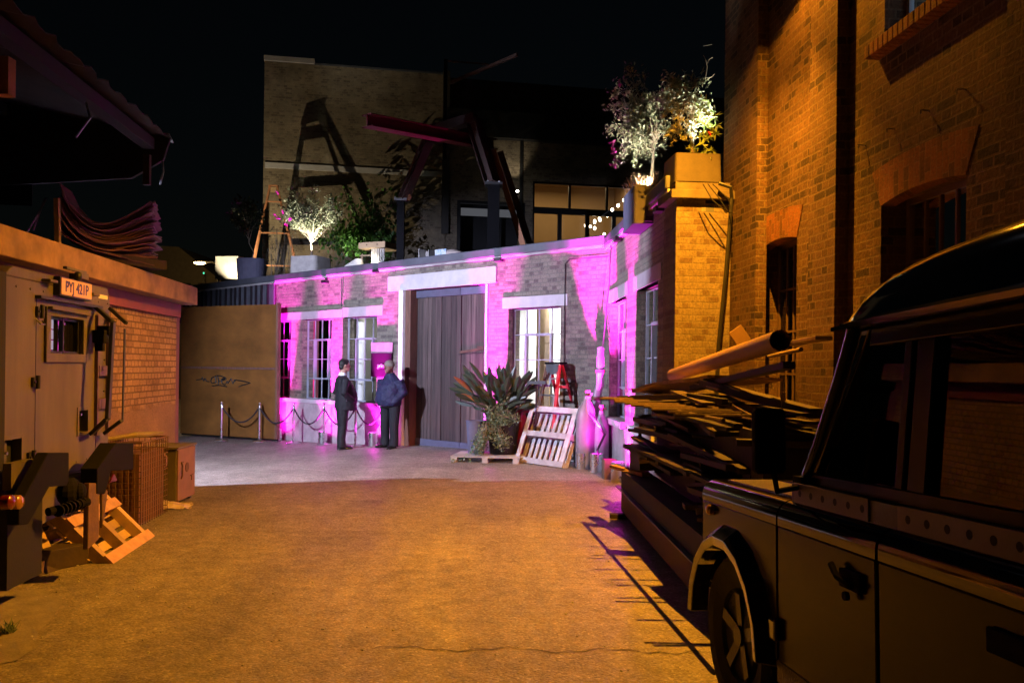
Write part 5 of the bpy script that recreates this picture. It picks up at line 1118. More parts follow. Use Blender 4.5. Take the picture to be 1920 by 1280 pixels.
mb.build('air_hose', M['blackmat'], tk)
mb = MB(); s_, z_ = FT.hit(140, 905, -.05); mb.box(s_-.2, s_+.12, -.12, .0, z_-.05, z_+.07); mb.build('hitch_plate', M['blackmat'], tk)
for px, m in ((15, 'lens_red'), (31, 'lens_amber')):
    s_, z_ = FT.hit(px, 941, -.33); MB().lathe((s_, -.30, z_), [(.046,0),(.046,-.05),(.03,-.065),(.0001,-.07)], 18, 'y').build('tail_lamp', M[m], tk, smooth=True)
s_, z_ = FT.hit(17, 965, -.03); MB().box(s_-.04, s_+.1, -.02, -.0, z_-.14, z_+.02).build('lamp_bracket', M['lens_red' if 0 else 'rust'], tk)
mb = MB(); mb.box(-.35, .13, -.16, -.10, .16, .78); mb.build('mud_flap', M['void'], tk)
MB().box(-.3, -.0, -.155, -.1, .82, 1.0).build('lower_box', M['truck'], tk)
pan('reflector', 'lens_red', [(200,888),(206,900),(192,904)], .28, -.34, -.331, 0)
for x in (.25, 2.9):
    pass
for yy in (.85,):
    for x in (.02, LT_-.32):
        MB().lathe((x, yy, .46), [(.30,0),(.45,.02),(.46,.06),(.46,.24),(.45,.28),(.30,.30)], 28, 'x').build('wheel', M['tyre'], tk)
        MB().lathe((x, yy+2.2, .46), [(.30,0),(.45,.02),(.46,.06),(.46,.24),(.45,.28),(.30,.30)], 28, 'x').build('wheel', M['tyre'], tk)
# ---------------------------------------------------------------- left yard clutter
o = G(213, 1056); e = G(291, 1004); L = (e-o).length; xx = (e-o)
yy = Vector((-.60, .02, .60)); mx = basis(o+Vector((0,0,.005)), xx, yy)
mx = mx @ Matrix.Translation((L/2, .42, -.14))
pallet('wooden_pallet', 'pale wooden pallet with a pinkish edge board leaning against the truck tail, the right one', mx, L=L, W=.84, nb=4, m='pinkwood', m2='wood') if 0 else None
t = thing('leaning_pallet', 'pale wooden pallet with pinkish edge planks leaning behind the truck, the further one', 'pallet', M=basis(o, xx, yy))
W_ = .95
for y, m in ((0,'pinkwood'),(.44,'pinkwood'),(.86,'pinkwood')): MB().box(0, L, y, y+.10, -.025, 0).build('edge_plank', M[m], t)
for x in (0.02, L*.46, L-.10): MB().box(x, x+.085, .0, W_, -.118, -.026).build('stringer', M['wood'], t)
for i in range(7): y = .02+i*.135; MB().box(0, L, y, y+.09, -.14, -.119).build('deck_board', M['wood'], t)
o2 = G(150, 1072); o2 = Vector((-3.75, 6.25, 0)); e2 = Vector((-3.55, 7.25, 0))
t = thing('leaning_pallet', 'darker wooden pallet leaning behind the truck, the nearer one mostly in shadow', 'pallet', M=basis(o2, e2-o2, (-.35,.1,.6)))
for y in (0,.44,.86): MB().box(0, 1.0, y, y+.12, -.025, 0).build('edge_plank', M['junk' if y == 0 else 'wood'], t)
for x in (0.0, .45, .9): MB().box(x, x+.09, .0, W_, -.118, -.026).build('stringer', M['wood'], t)
for i in range(7): y = .02+i*.135; MB().box(0, 1.0, y, y+.09, -.14, -.119).build('deck_board', M['wood'], t)
c = G(110, 1062); t = thing('timber_offcut', 'thick timber offcut on the ground under the truck tail', 'timber', c, R(60)); MB().box(-.25,.2,-.1,.1,0,.17).build('offcut', M['junk'], t, bevel=.01)
c = G(72, 1072); t = thing('wood_scrap', 'small pale wood scrap lying beside the truck flap', 'timber', c, R(20)); MB().box(-.04,.05,-.1,.1,0,.10).build('scrap', M['wood'], t)
# wire basket
t = thing('wire_basket', 'rusty brown wire mesh basket standing between the truck and the metal cabinet', 'basket', (-4.08, 8.95, 0), R(5))
mb = MB(); X0,X1,Y0,Y1,Z1 = -.22,.22,-.42,.42,.86
k = 0
while k <= 14:
    z = .02+k*.06; mb.tube([(X0,Y0,z),(X1,Y0,z),(X1,Y1,z),(X0,Y1,z),(X0,Y0,z)], .004, 4, cap=False); k += 1
for i in range(8): x = X0+(X1-X0)*i/7; mb.tube([(x,Y0,0),(x,Y0,Z1)], .004, 4); mb.tube([(x,Y1,0),(x,Y1,Z1)], .004, 4)
for i in range(13): y = Y0+(Y1-Y0)*i/12; mb.tube([(X1,y,0),(X1,y,Z1)], .004, 4); mb.tube([(X0,y,0),(X0,y,Z1)], .004, 4)
mb.tube([(X0,Y0,Z1),(X1,Y0,Z1),(X1,Y1,Z1),(X0,Y1,Z1),(X0,Y0,Z1)], .012, 6); mb.build('mesh', M['rust'], t)
MB().box(X0+.03,X1-.03,Y0+.03,Y1-.03,.01,.74).build('filled_sacking', pm('brown_sacking', (.13,.06,.03), .95, var=.3, bump=.5, bs=30), t)
t = thing('driftwood_piece', 'dark bent branch lying on top of the wire basket', 'branch', (-4.0, 8.8, .872)); MB().tube([(-.2,-.2,.02),(0,.0,.05),(.05,.25,.04),(.12,.42,.05)], [.02,.03,.03,.01], 7).build('branch', M['bark'], t)
# cabinet
t = thing('metal_cabinet', 'battered grey green metal cabinet, pink light coloured into its door, by the store corner', 'cabinet', (-4.21, 10.2, g(-4.2,10.2)), R(2))
MB().box(-.21,.19,-.30,.30,.03,.67).build('carcass', M['cabinet'], t, bevel=.01)
MB().box(.192,.21,-.29,.29,.04,.66).build('door', M['cabinetside'], t, bevel=.004)
MB().box(-.23,.22,-.32,.32,.672,.69).build('lid', M['cabinet'], t)
mb = MB(); mb.lathe((.211,.0,.42), [(.06,0),(.06,.006)], 16, 'x'); mb.tube([(.215,-.2,.5),(.23,-.2,.46),(.23,-.2,.34),(.215,-.2,.30)], .01, 6); mb.tube([(.215,-.2,.5),(.215,-.12,.5)], .006, 5); mb.tube([(.215,.12,.30),(.215,.2,.31)], .006, 5); mb.tube([(.215,.16,.30),(.215,.16,.24)], .006, 5); mb.build('door_mark', M['rust'], t)
for x in (-.18,.15):
    for y in (-.25,.25): MB().box(x-.02,x+.02,y-.02,y+.02,0,.028).build('foot', M['black'], t)
t = thing('round_bucket', 'pale dented drum lid hooked beside the metal cabinet', 'lid', (-4.12, 9.62, .55)); MB().lathe((0,0,.0), [(.10,-.03),(.12,-.03),(.12,.03),(.10,.04)], 20, 'y').build('lid_disc', M['cabinetside'], t); MB().beam((0,.0,-.12),(0,.0,-.55),.03,.03).build('peg', M['wood'], t)
c = G(295, 952); t = thing('plastic_sheet', 'crumpled clear plastic sheet on the ground by the metal cabinet', 'plastic sheet', c, R(20))
mb = MB(); nx, ny = 22, 12; vs = []
for j in range(ny+1):
    for i in range(nx+1):
        x = -.38+.76*i/nx; y = -.2+.4*j/ny; hgt = .20*max(0, 1-(i/nx)*1.1)*math.sin(math.pi*j/ny) + .05*abs(noise.noise(Vector((x*9, y*9, 1))))+.006
        vs.append((x+.05*noise.noise(Vector((x*5,y*5,4))), y, hgt))
mb.add(vs, [(j*(nx+1)+i, j*(nx+1)+i+1, (j+1)*(nx+1)+i+1, (j+1)*(nx+1)+i) for j in range(ny) for i in range(nx)]); mb.build('sheet', M['plastic'], t, fix=False)
# weed
c = G(18, 1186); t = thing('weed_tuft', 'small green weed growing from the cracked concrete at the left edge', 'weed', c)
mb = MB()
for i in range(60): a = U(0, 6.28); leaf(mb, c+Vector((U(-.03,.03), U(-.03,.03), 0)), Vector((math.cos(a)*U(.3,1.2), math.sin(a)*.6, U(.5,1.4))), U(.05,.12), .008)
mb.build('blades', M['shrub'], t, w=True, fix=False)
# grit and small litter scattered on the yard
mb = MB()
for i in range(240):
    q = G(U(0, 1250), U(960, 1275)) if i % 3 else G(U(60, 330), U(1040, 1130)); r_ = U(.003,.009)
    mb.M = Matrix.Translation(q+Vector((0,0,r_*.4))) @ Matrix.Rotation(U(0,6), 4, 'Z'); mb.ell((0,0,0), r_*1.3, r_, r_*.8, 5, 3)
tag(mb.build('loose_grit', M['concrete']), kind='stuff')

# ---------------------------------------------------------------- scrap stack on the right
def jt(name, label, cat, mat, p0, p1, w_, h_, group=None, up=(0,0,1), ib=False, tubev=False):
    p0, p1 = Vector(p0), Vector(p1); t = MB()
    if tubev: t.tube([p0, p1], w_, 12)
    elif ib: t.ibeam(p0, p1, w_, h_, .02, up)
    else: t.beam(p0, p1, w_, h_, up)
    return tag(t.build(name, M[mat], bevel=0 if (ib or tubev) else .003), label, cat, group)
bx = lambda y, off=0: 1.46-.018*y+off
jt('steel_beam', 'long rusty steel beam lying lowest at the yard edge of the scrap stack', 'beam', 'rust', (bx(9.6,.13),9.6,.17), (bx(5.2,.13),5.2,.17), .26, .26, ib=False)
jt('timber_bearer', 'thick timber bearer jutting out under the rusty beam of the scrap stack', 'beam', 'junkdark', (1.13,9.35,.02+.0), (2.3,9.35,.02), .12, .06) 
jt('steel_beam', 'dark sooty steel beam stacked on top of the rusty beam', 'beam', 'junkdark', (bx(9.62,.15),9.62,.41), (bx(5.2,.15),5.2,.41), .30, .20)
jt('gap_strip', 'thin black strip lying between the two stacked beams', 'bar', 'black', (bx(9.8,-.02),9.8,.305), (bx(5.3,-.03),5.3,.305), .05, .012)  # thin black strip along the gap between the beams
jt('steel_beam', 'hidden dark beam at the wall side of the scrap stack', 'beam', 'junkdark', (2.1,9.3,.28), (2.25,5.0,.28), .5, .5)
mb = MB(); mb.box(1.62,2.32,5.3,9.2,.52,1.28); tag(mb.build('dark_core', M['junkdark']), 'dark filler box standing in for the shade inside the scrap stack', 'timber')  # dark box added to fill the stack with shade
G_ = 'loose planks in the scrap stack'
cols_ = ['junk','junkdark','junk','rust','junkdark','wood']
for i in range(95):
    y0 = U(5.2, 9.2); Ln = U(.5, 2.4); z = U(.55, 1.42); x0 = U(1.46, 1.8) if i % 3 else U(1.5, 2.2); y1 = min(y0+Ln, 9.9); dx = U(-.18, .18)
    if i % 5 == 0: p0, p1 = (U(1.42,1.5) if z > .9 else U(1.3,1.4), y0, z), (U(1.9,2.3), y0+U(-.3,.3), z+U(-.05,.08))
    else: p0, p1 = (x0, y0, z+U(-.05,.05)), (x0+dx, y1, z+U(-.08,.08))
    m = random.choice(cols_[:5] if i % 9 else cols_); jt('loose_plank', 'grimy loose plank jammed among others in the scrap stack', 'plank', m, p0, p1, U(.05,.16), U(.015,.05), G_)
# named pieces
def jp(name, label, cat, mat, a, da_, b, db_, w_, h_, **k): return jt(name, label, cat, mat, P(*a, da_), P(*b, db_), w_, h_, **k)
jp('long_plank', 'long dark plank crossing the scrap stack just above the thin rods', 'plank', 'junk', (1166,746), 9.0, (1330,742), 7.0, .12, .045)
jp('long_plank', 'dark plank sloping down to the right beneath the flaking sheet', 'plank', 'junk', (1320,718), 7.6, (1530,775), 5.6, .10, .07)
jp('wood_strip', 'bright thin wood strip, upper of the pair catching light under the tube', 'strip', 'wood', (1318,709), 8.0, (1388,732), 6.6, .02, .015); jp('wood_strip', 'bright thin wood strip, lower of the pair catching light under the tube', 'strip', 'wood', (1290,714), 8.2, (1350,731), 7.0, .03, .015)
jp('wood_block', 'rough wooden block at the near left end of the scrap stack', 'block', 'junk', (1205,862), 9.5, (1225,862), 9.0, .30, .22); 
jp('short_plank', 'short plank poking out over the end of the stacked beams', 'plank', 'pinkwood', (1150,874), 9.9, (1212,890), 9.0, .10, .04)
jp('tin_lid', 'bright flat board end lying on the beam of the scrap stack', 'board', 'wood', (1180,881), 9.5, (1222,881), 9.3, .3, .012)
# flaking curved sheet
mb = MB(); n = 14; a0_ = P(1184,731,9.6); a1_ = P(1328,697,7.4); vs = []
for i in range(n+1):
    q = i/n; p = a0_.lerp(a1_, q)+Vector((0,0,.025*math.sin(q*5))); vs += [p+Vector((-.0,-.0,0)), p+Vector((.55,-.35,-.02)), p+Vector((.55,-.35,-.045)), p+Vector((0,0,-.03+U(-.006,.006)))]
mb.add(vs, [(4*k+a, 4*k+(a+1) % 4, 4*k+4+(a+1) % 4, 4*k+4+a) for k in range(n) for a in range(4)]+[(0,1,2,3), (4*n+3,4*n+2,4*n+1,4*n)])
tag(mb.build('flaking_sheet', M['slab']), 'flaking curved sheet with broken edge on top of the scrap stack', 'sheet')
# cardboard tube
ta, tb = P(1262,703,9.7), P(1463,638,5.5); d = (tb-ta).normalized()
t = thing('cardboard_tube', 'long brown cardboard tube with dark open mouth on top of the scrap stack', 'tube', ta)
mb = MB(); n = 28; a_ = d.cross(Vector((0,0,1))).normalized(); b_ = a_.cross(d); vs = []
for (p, r_) in ((ta,.072),(tb,.072),(tb,.066),(tb-d*.9,.066)):
    for k in range(n): q = 2*math.pi*k/n; vs.append(p+a_*math.cos(q)*r_+b_*math.sin(q)*r_)
mb.add(vs, [(i*n+k, i*n+(k+1) % n, (i+1)*n+(k+1) % n, (i+1)*n+k) for i in range(3) for k in range(n)]+[tuple(range(n))]); mb.build('tube_wall', M['cardboard'], t, w=True, smooth=True)
mb = MB(); mb.cyl(tb-d*.85, tb-d*.84, .066); mb.build('dark_inside', M['void'], t, w=True)
jp('timber_rail', 'rail of timber under the cardboard tube with a paper scrap', 'timber', 'junk', (1300,728), 8.4, (1480,684), 5.5, .08, .05)
jp('wood_pole', 'slim pale pole lying right of the tube mouth', 'pole', 'wood', (1442,668), 6.3, (1502,655), 5.6, .016, .016, tubev=True)
jp('wood_board', 'board behind the tube mouth, lying against the warehouse wall', 'board', 'wood', (1480,645), 6.6, (1545,633), 5.8, .12, .03)
jp('cardboard_scrap', 'torn cardboard scrap standing up behind the tube by the yellow pier', 'cardboard', 'cardboard', (1375,638), 8.6, (1398,622), 8.6, .03, .18)
for x, y, d_ in ((1366,745,7.2),(1468,750,6.0)): jt('upright_stick', 'short pale upright stick between the layers of the scrap stack, '+('the left one' if x < 1400 else 'the right one'), 'stick', 'wood', P(x,y+14,d_), P(x,y-16,d_), .03, .03)
# reinforcement mesh rack: rods with cross bars
t = thing('wire_mesh_panel', 'rusty steel mesh panel sticking out of the scrap stack towards the yard', 'mesh panel', (1.11, 8.59, 1.36))
r0, r1 = Vector((1.10,8.75,1.365)), Vector((1.36,5.3,1.36))
mb = MB(); mb.tube([r0, r1], .015, 8); mb.tube([r0+Vector((.25,0,.0)), r1+Vector((.25,0,0))], .008, 6); mb.tube([r0+Vector((.5,0,0)), r1+Vector((.5,0,0))], .008, 6)
for yy_ in (8.72,8.5,8.1,7.78,7.5,7.42,7.1,6.85,6.72,6.45,6.38,6.05,5.7,5.66):
    q = r0.lerp(r1, (8.75-yy_)/3.45); mb.tube([q+Vector((-.16+U(-.05,.03),0,.012)), q+Vector((.62,U(-.05,.05),.012))], .013, 6)
mb.build('mesh', M['rust'], t, w=True)
jt('sheet_offcut', 'small dark sheet offcut hanging over the mesh panel', 'sheet', 'junkdark', (1.10,8.62,1.38), (1.55,8.55,1.40), .14, .012); jt('sheet_offcut', 'dark sheet offcut lying across the middle of the mesh panel', 'sheet', 'junkdark', (1.17,7.62,1.385), (1.7,7.5,1.40), .16, .012)
t = thing('bench_vice', 'rusty vice hanging at the left end of the scrap stack', 'vice', P(1222,790,9.4)); q = P(1222,790,9.4)
mb = MB(); mb.tube([q+Vector((-.12,0,.06)), q+Vector((.12,0,.08))], .015, 8); mb.tube([q+Vector((.1,0,.15)), q+Vector((.1,0,-.12))], .022, 8); mb.ell(q+Vector((-.05,0,-.03)), .07,.05,.06,12,8); mb.tube([q+Vector((-.12,0,.05)), q+Vector((-.14,0,-.25))], .02, 8); mb.build('vice_body', M['rust'], t, w=True)
for i in range(14): q = P(1290+U(0,50), 848+U(0,16), 7.2+U(-.3,.3)); jt('light_chip', 'small bright wood chip on the dark lower shelf of the scrap stack', 'chip', 'wood', q, q+Vector((U(.04,.12), U(-.08,.08), 0)), .03, .008, 'wood chips on the dark lower shelf of the scrap')
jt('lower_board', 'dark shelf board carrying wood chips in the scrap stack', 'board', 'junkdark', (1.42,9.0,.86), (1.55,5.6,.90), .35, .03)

# ---------------------------------------------------------------- black off-roader
M['gloss'] = pm('gloss_black_panel', (.008,.007,.009), .05, var=.05, bump=0, coat=.6, obj=0, spec=.4)
heading = math.atan2(-.9955, .095)
MV = Matrix.Translation((1.457-.0955*4.4, 4.4, 0.0)) @ Matrix.Rotation(heading, 4, 'Z') @ Matrix.Rotation(-.045, 4, 'Y')
rv = thing('off_roader', 'black boxy off road car with flared wheel arch and perforated side rails, parked at right', 'car', M=MV)
W = 1.60
def ext(prof, u0, u1):
    """profile (v,h) extruded along u"""
    mb = MB(); n = len(prof); mb.add([(u0, v, h) for v, h in prof]+[(u1, v, h) for v, h in prof], [tuple(range(n)), tuple(range(n, 2*n))[::-1]]+[(i, (i+1) % n, (i+1) % n+n, i+n) for i in range(n)]); return mb
sh_ = [(0,.99)]+[(.075-.075*math.cos(R(a)), 1.02+.075*math.sin(R(a))) for a in range(0, 91, 10)]+[(.112,1.096),(.112,1.0),(.03,.99)]
def both(fn, name, m, **k):
    a = fn(MB()); a.build(name, M[m], rv, **k); b = fn(MB()); b.v = [(x, W-y, z) for x, y, z in b.v]; b.build(name, M[m], rv, **k)
def arch_poly(u0, u1, c, r=.455, hb=.43, ht=.988, n=18):
    p = [(u0, ht), (u1, ht)]
    if c+r < u1: p.append((u1, hb))
    zc_ = .38; a0 = math.asin((hb-zc_)/r)
    for k in range(n+1):
        a = a0+(math.pi-2*a0)*k/n; x, z = c+r*math.cos(a), zc_+r*math.sin(a)
        if u0+.004 < x < u1-.004: p.append((x, z))
    if c-r > u0: p.append((u0, hb))
    return p
fwc, rwc = .42, 3.21
both(lambda mb: mb.prism(arch_poly(0, .955, fwc), 0, .03), 'wing_panel', 'rover', bevel=.004)
both(lambda mb: mb.prism([(.972,.43),(1.742,.43),(1.742,.988),(.972,.988)], 0, .03), 'door', 'rover', bevel=.006)
both(lambda mb: mb.prism([(1.76,.43),(2.53,.43),(2.53,.988),(1.76,.988)], 0, .03), 'door', 'rover', bevel=.006)
both(lambda mb: mb.prism(arch_poly(2.548, 4.3, rwc), 0, .03), 'rear_quarter', 'rover', bevel=.004)
for u0, u1 in ((.0,.955),(.972,1.742),(1.76,2.53),(2.548,4.3)):
    both(lambda mb, u0=u0, u1=u1: (lambda e_: (mb.add(e_.v, e_.f)))(ext(sh_, u0, u1)), 'shoulder', 'gloss', smooth=True)
ext([(.032,.40),(W-.032,.40),(W-.032,.985),(.032,.985)], .96, 4.25).build('floor_tub', M['black'], rv)
ext([(.11,1.0),(W-.11,1.0),(W-.11,1.04),(.11,1.04)], 1.0, 4.25).build('interior_floor', M['black'], rv)
MB().box(.02,.95,.36,W-.36,.45,1.0).build('engine_bay', M['black'], rv)
MB().box(-.02,.03,.035,W-.035,.55,1.0).build('grille', M['black'], rv, bevel=.02)
mb = MB(); mb.box(-.16,-.05,.05,W-.05,.50,.63); mb.build('front_bumper', M['flare'], rv, bevel=.02)
for v in (.17, W-.17): MB().lathe((-.022,v,.82), [(.09,0),(.09,-.02),(.05,-.03)], 20, 'x').build('headlight', M['chrome'], rv)
mb = MB(); mb.prism([(.02,1.05),(.0,1.0),(.98,1.0),(.98,1.15),(.5,1.13),(.1,1.10)], .36, W-.36); mb.build('bonnet', M['rover'], rv, bevel=.02)
both(lambda mb: mb.box(.08,.95,.112,.355,1.02,1.102), 'chequer_plate', 'chequer')
both(lambda mb: mb.box(.955,1.35,-.012+.012,.03,.40,.428) , 'sill_trim', 'chequer')
both(lambda mb: mb.box(.96,2.55,.0,.03,.34,.425), 'sill_rail', 'chequer')
# waist rail + perforated plates
sv = lambda h: .095+.065*(h-1.1)/.7
def side(pts, y_off=0, th=.045, mb=None):
    mb = mb or MB(); n = len(pts); a = [(u_, sv(h)+y_off, h) for u_, h in pts]; b = [(u_, sv(h)+y_off+th, h) for u_, h in pts]
    return mb.add(a+b, [tuple(range(n)), tuple(range(n, 2*n))[::-1]]+[(i, (i+1) % n, (i+1) % n+n, i+n) for i in range(n)])
both(lambda mb: side([(1.0,1.09),(4.2,1.09),(4.2,1.215),(1.0,1.215)], 0, .045, mb), 'waist_rail', 'rover', bevel=.004)
both(lambda mb: side([(1.02,1.216),(1.10,1.216),(1.40,1.70),(1.44,1.78),(1.32,1.80)], 0, .05, mb), 'front_pillar', 'flare', bevel=.006)
both(lambda mb: side([(1.445,1.715),(4.2,1.715),(4.2,1.79),(1.45,1.79)], 0, .05, mb), 'cant_rail', 'rover', bevel=.004)
both(lambda mb: side([(1.69,1.216),(1.735,1.216),(1.735,1.714),(1.69,1.714)], -.006, .055, mb), 'door_pillar', 'rover', bevel=.004)
both(lambda mb: side([(1.762,1.216),(1.86,1.216),(1.86,1.714),(1.762,1.714)], -.006, .055, mb), 'door_pillar', 'rover', bevel=.004)
both(lambda mb: side([(2.48,1.216),(2.75,1.216),(2.75,1.714),(2.48,1.714)], 0, .05, mb), 'rear_pillar', 'rover', bevel=.004)
both(lambda mb: side([(4.0,1.216),(4.2,1.216),(4.2,1.714),(4.0,1.714)], 0, .05, mb), 'rear_pillar', 'rover', bevel=.004)
for pts in ([(1.10,1.21),(1.695,1.21),(1.695,1.72),(1.41,1.72)], [(1.855,1.21),(2.485,1.21),(2.485,1.72),(1.855,1.72)], [(2.745,1.21),(4.0,1.21),(4.0,1.72),(2.745,1.72)]):
    both(lambda mb, pts=pts: side(pts, .022, .006, mb), 'side_window', 'vpane')
for u0, u1, nh in ((1.03,1.62,6),(1.80,2.5,7)):
    def f(mb, u0=u0, u1=u1, nh=nh):
        hs = [(u0+(u1-u0)*(k+.6)/nh, ) for k in range(nh)]
        mb.box(u0, u1, .045, .051, 1.095, 1.175); return mb
    both(f, 'perforated_rail', 'perf', bevel=.002)
    for k in range(nh):
        x = u0+(u1-u0)*(k+.6)/nh; both(lambda mb, x=x: mb.cyl((x,.046,1.135),(x,.0445,1.135),.014,n=14), 'hole_disc', 'void')  # black discs on the solid rail, coloured as the dark of holes
both(lambda mb: mb.box(1.0,2.55,.0515,.094,1.092,1.17), 'rail_backing', 'black')
# roof
def roof():
    mb = MB(); prof = [(.118,1.795),(.118,1.81),(.15,1.83),(.165,1.90),(.19,1.975),(.24,2.03),(.33,2.065),(.5,2.085),(.8,2.095)]; prof += [(W-v, h) for v, h in prof[-2::-1]]
    st = [(1.29,-.22,.02),(1.31,-.15,.01),(1.36,-.10,0),(1.50,-.055,0),(1.75,-.02,0),(2.2,.01,0),(4.1,.0,0),(4.24,-.06,0)]; n = len(prof); vs = []
    for u_, dh, ins in st:
        for v, h in prof: k = 0 if h < 1.82 else (h-1.81)/.24; vs.append((u_+(.05*(1-k) if u_ < 1.35 else 0)*0, v, h+dh*min(1,k*.9)))
    mb.add(vs, [(i*n+k, i*n+k+1, (i+1)*n+k+1, (i+1)*n+k) for i in range(len(st)-1) for k in range(n-1)]+[tuple(range(n)), tuple((len(st)-1)*n+k for k in range(n))[::-1]]); return mb
roof().build('roof', M['flare'], rv, smooth=True)
both(lambda mb: mb.beam((1.27,.112,1.79),(4.24,.112,1.80),.04,.016), 'gutter', 'flare')
both(lambda mb: mb.tube([(1.03,.105,1.20),(1.12,.118,1.35),(1.25,.138,1.60),(1.33,.155,1.79)], .024, 12), 'pillar_highlight_tube', 'gloss', smooth=True)  # glossy tube added along the pillar to catch a magenta highlight
mb = MB(); mb.hexa([(1.04,.16,1.22),(1.04,W-.16,1.22),(1.045,W-.16,1.22),(1.045,.16,1.22),(1.33,.19,1.78),(1.33,W-.19,1.78),(1.335,W-.19,1.78),(1.335,.19,1.78)]); mb.build('windscreen', M['vpane'], rv)
MB().box(1.0,1.08,.12,W-.12,1.03,1.215).build('scuttle', M['rover'], rv, bevel=.01)
both(lambda mb: mb.box(1.95,2.1,.3,.68,1.05,1.62), 'seat', 'blackmat', bevel=.05)
both(lambda mb: mb.box(3.0,3.12,.3,.68,1.05,1.6), 'seat', 'blackmat', bevel=.05)
MB().lathe((1.5,W-.42,1.32), [(.19,0),(.20,.012),(.19,.024)], 24, 'x').build('steering_wheel', M['blackmat'], rv)
MB().box(4.2,4.24,.1,W-.1,.45,1.75).build('rear_panel', M['rover'], rv)
# flares, wheels, trim
def flare(c):
    def f(mb):
        n = 9; vs = []; r0, r1, r2 = .43, .475, .53
        for k in range(n+1):
            a = R(2)+(math.pi-R(4))*k/n; ca, sa = math.cos(a), math.sin(a)
            for r_, v in ((r0,.03),(r0,-.062),(r1,-.068),(r2,-.003),(r2,.02)): vs.append((c+r_*ca*1.0, v, .38+r_*sa))
        mb.add(vs, [(5*k+i, 5*k+(i+1) % 5, 5*k+5+(i+1) % 5, 5*k+5+i) for k in range(n) for i in range(5)]+[(0,1,2,3,4), tuple(5*n+i for i in range(5))]); return mb
    both(f, 'wheel_arch', 'flare', bevel=.004)
flare(fwc); flare(rwc)
def wheel(c, vside):
    s_ = 1 if vside == 0 else -1; v0 = 0 if vside == 0 else W
    wn = MB(); prof = [(.22,.03),(.30,-.005),(.355,-.012),(.378,.015),(.382,.06),(.382,.17),(.375,.21),(.33,.235),(.22,.22)]
    wn.lathe((c, v0+s_*.02, .38), [(r_, 0+s_*y_) for r_, y_ in prof], 44, 'y')
    for k in range(44):
        a = 2*math.pi*k/44; q = Vector((c+.383*math.cos(a), v0+s_*.04, .38+.383*math.sin(a))); wn.beam(q, q+Vector((0, s_*.055, 0)), .03, .014, (math.cos(a),0,math.sin(a)))
    ty = wn.build('wheel', M['tyre'], rv)
    rm = MB(); rm.lathe((c, v0+s_*.02, .38), [(.225,s_*.03),(.215,s_*.01),(.20,s_*.05),(.19,s_*.10),(.0001,s_*.11)], 32, 'y')
    for k in range(5):
        a = 2*math.pi*k/5+.3; rm.beam((c+.04*math.cos(a), v0+s_*.06, .38+.04*math.sin(a)), (c+.205*math.cos(a), v0+s_*.045, .38+.205*math.sin(a)), .03, .06, (-math.sin(a),0,math.cos(a)))
        b_ = a+.6; rm.cyl((c+.055*math.cos(b_), v0+s_*.10, .38+.055*math.sin(b_)), (c+.055*math.cos(b_), v0+s_*.05, .38+.055*math.sin(b_)), .010, n=6)
    rm.lathe((c, v0+s_*.03, .38), [(.05,0),(.05,s_*.08)], 16, 'y'); rm.build('rim', M['alloy'], ty)
for c in (fwc, rwc):
    for vs_ in (0, 1): wheel(c, vs_)
both(lambda mb: mb.box(.1,.8,.28,.34,.3,1.0), 'inner_arch', 'black')
both(lambda mb: mb.lathe((.16,0,.955), [(.028,.0),(.028,-.02),(.018,-.032),(.0001,-.036)], 16, 'y'), 'side_lamp', 'lens_amber')
both(lambda mb: mb.box(1.53,1.67,-.018,-.001,.86,.925), 'handle_plate', 'blackmat', bevel=.004)
both(lambda mb: (mb.tube([(1.50,-.03,.93),(1.56,-.04,.90),(1.64,-.03,.88)], .012, 8), mb.lathe((1.6,-.02,.84),[(.016,0),(.016,-.015)],10,'y'))[0], 'door_handle', 'blackmat')
both(lambda mb: mb.box(2.31,2.45,-.018,-.001,.86,.925), 'handle_plate', 'blackmat', bevel=.004)
for u_ in (.965, 1.752):
    for h in (.56, .9): both(lambda mb, u_=u_, h=h: mb.box(u_-.03, u_+.035, -.03, -.001, h-.045, h+.045), 'door_hinge', 'flare', bevel=.01) if (u_, h) == (.965,.56) else None
# mirror
mi = MV.inverted(); c = mi @ P(1441, 826, 3.32)
mb = MB(); mb.rings([(c.z-.13,c.x,c.y,.022,.055),(c.z-.115,c.x,c.y,.028,.064),(c.z+.115,c.x,c.y,.028,.064),(c.z+.13,c.x,c.y,.022,.055)], 24, 5); m_ = mb.build('mirror', M['blackmat'], rv)
mb = MB(); mb.tube([(c.x, c.y+.02, c.z-.12), (c.x+.01, c.y+.03, c.z-.20), (1.03,.10,1.16)], .012, 8); mb.box(.99,1.07,.06,.16,1.08,1.20); mb.build('mirror_arm', M['blackmat'], m_)

# ---------------------------------------------------------------- far left background
t = thing('distant_building', 'dark unlit building beyond the yard with faint windows', 'building', P(330, 560, 46)*1); t.matrix_basis = Matrix.Translation((P(345,500,46).x, 46, 0)); WM[t.name] = t.matrix_basis.copy()
MB().prism([(-3,-.5),(2.9,-.5),(2.9,5.5),(2.0,6.4),(-.3,8.2),(-3,8.3)], 0, 6).build('walls', pm('far_wall', (.10,.085,.06), .9), t)
mb = MB(); [mb.box(x, x+.5, -.02, .01, 4.6, 6.2) for x in (-1.0,-.1,.8)]; mb.build('window', M['void'], t)
q = P(375, 492, 40)
t = thing('street_lamp', 'far street lamp with glowing warm head beyond the hoarding', 'street lamp', (q.x+.9, 40, 0))
M['lampglow'] = em('lamp_glow', (1,.62,.2), 38)
MB().tube([(0,0,0),(0,0,q.z-.1),(-.3,0,q.z+.05),(-.7,0,q.z)], .06, 8).build('pole', M['blacksteel'], t)
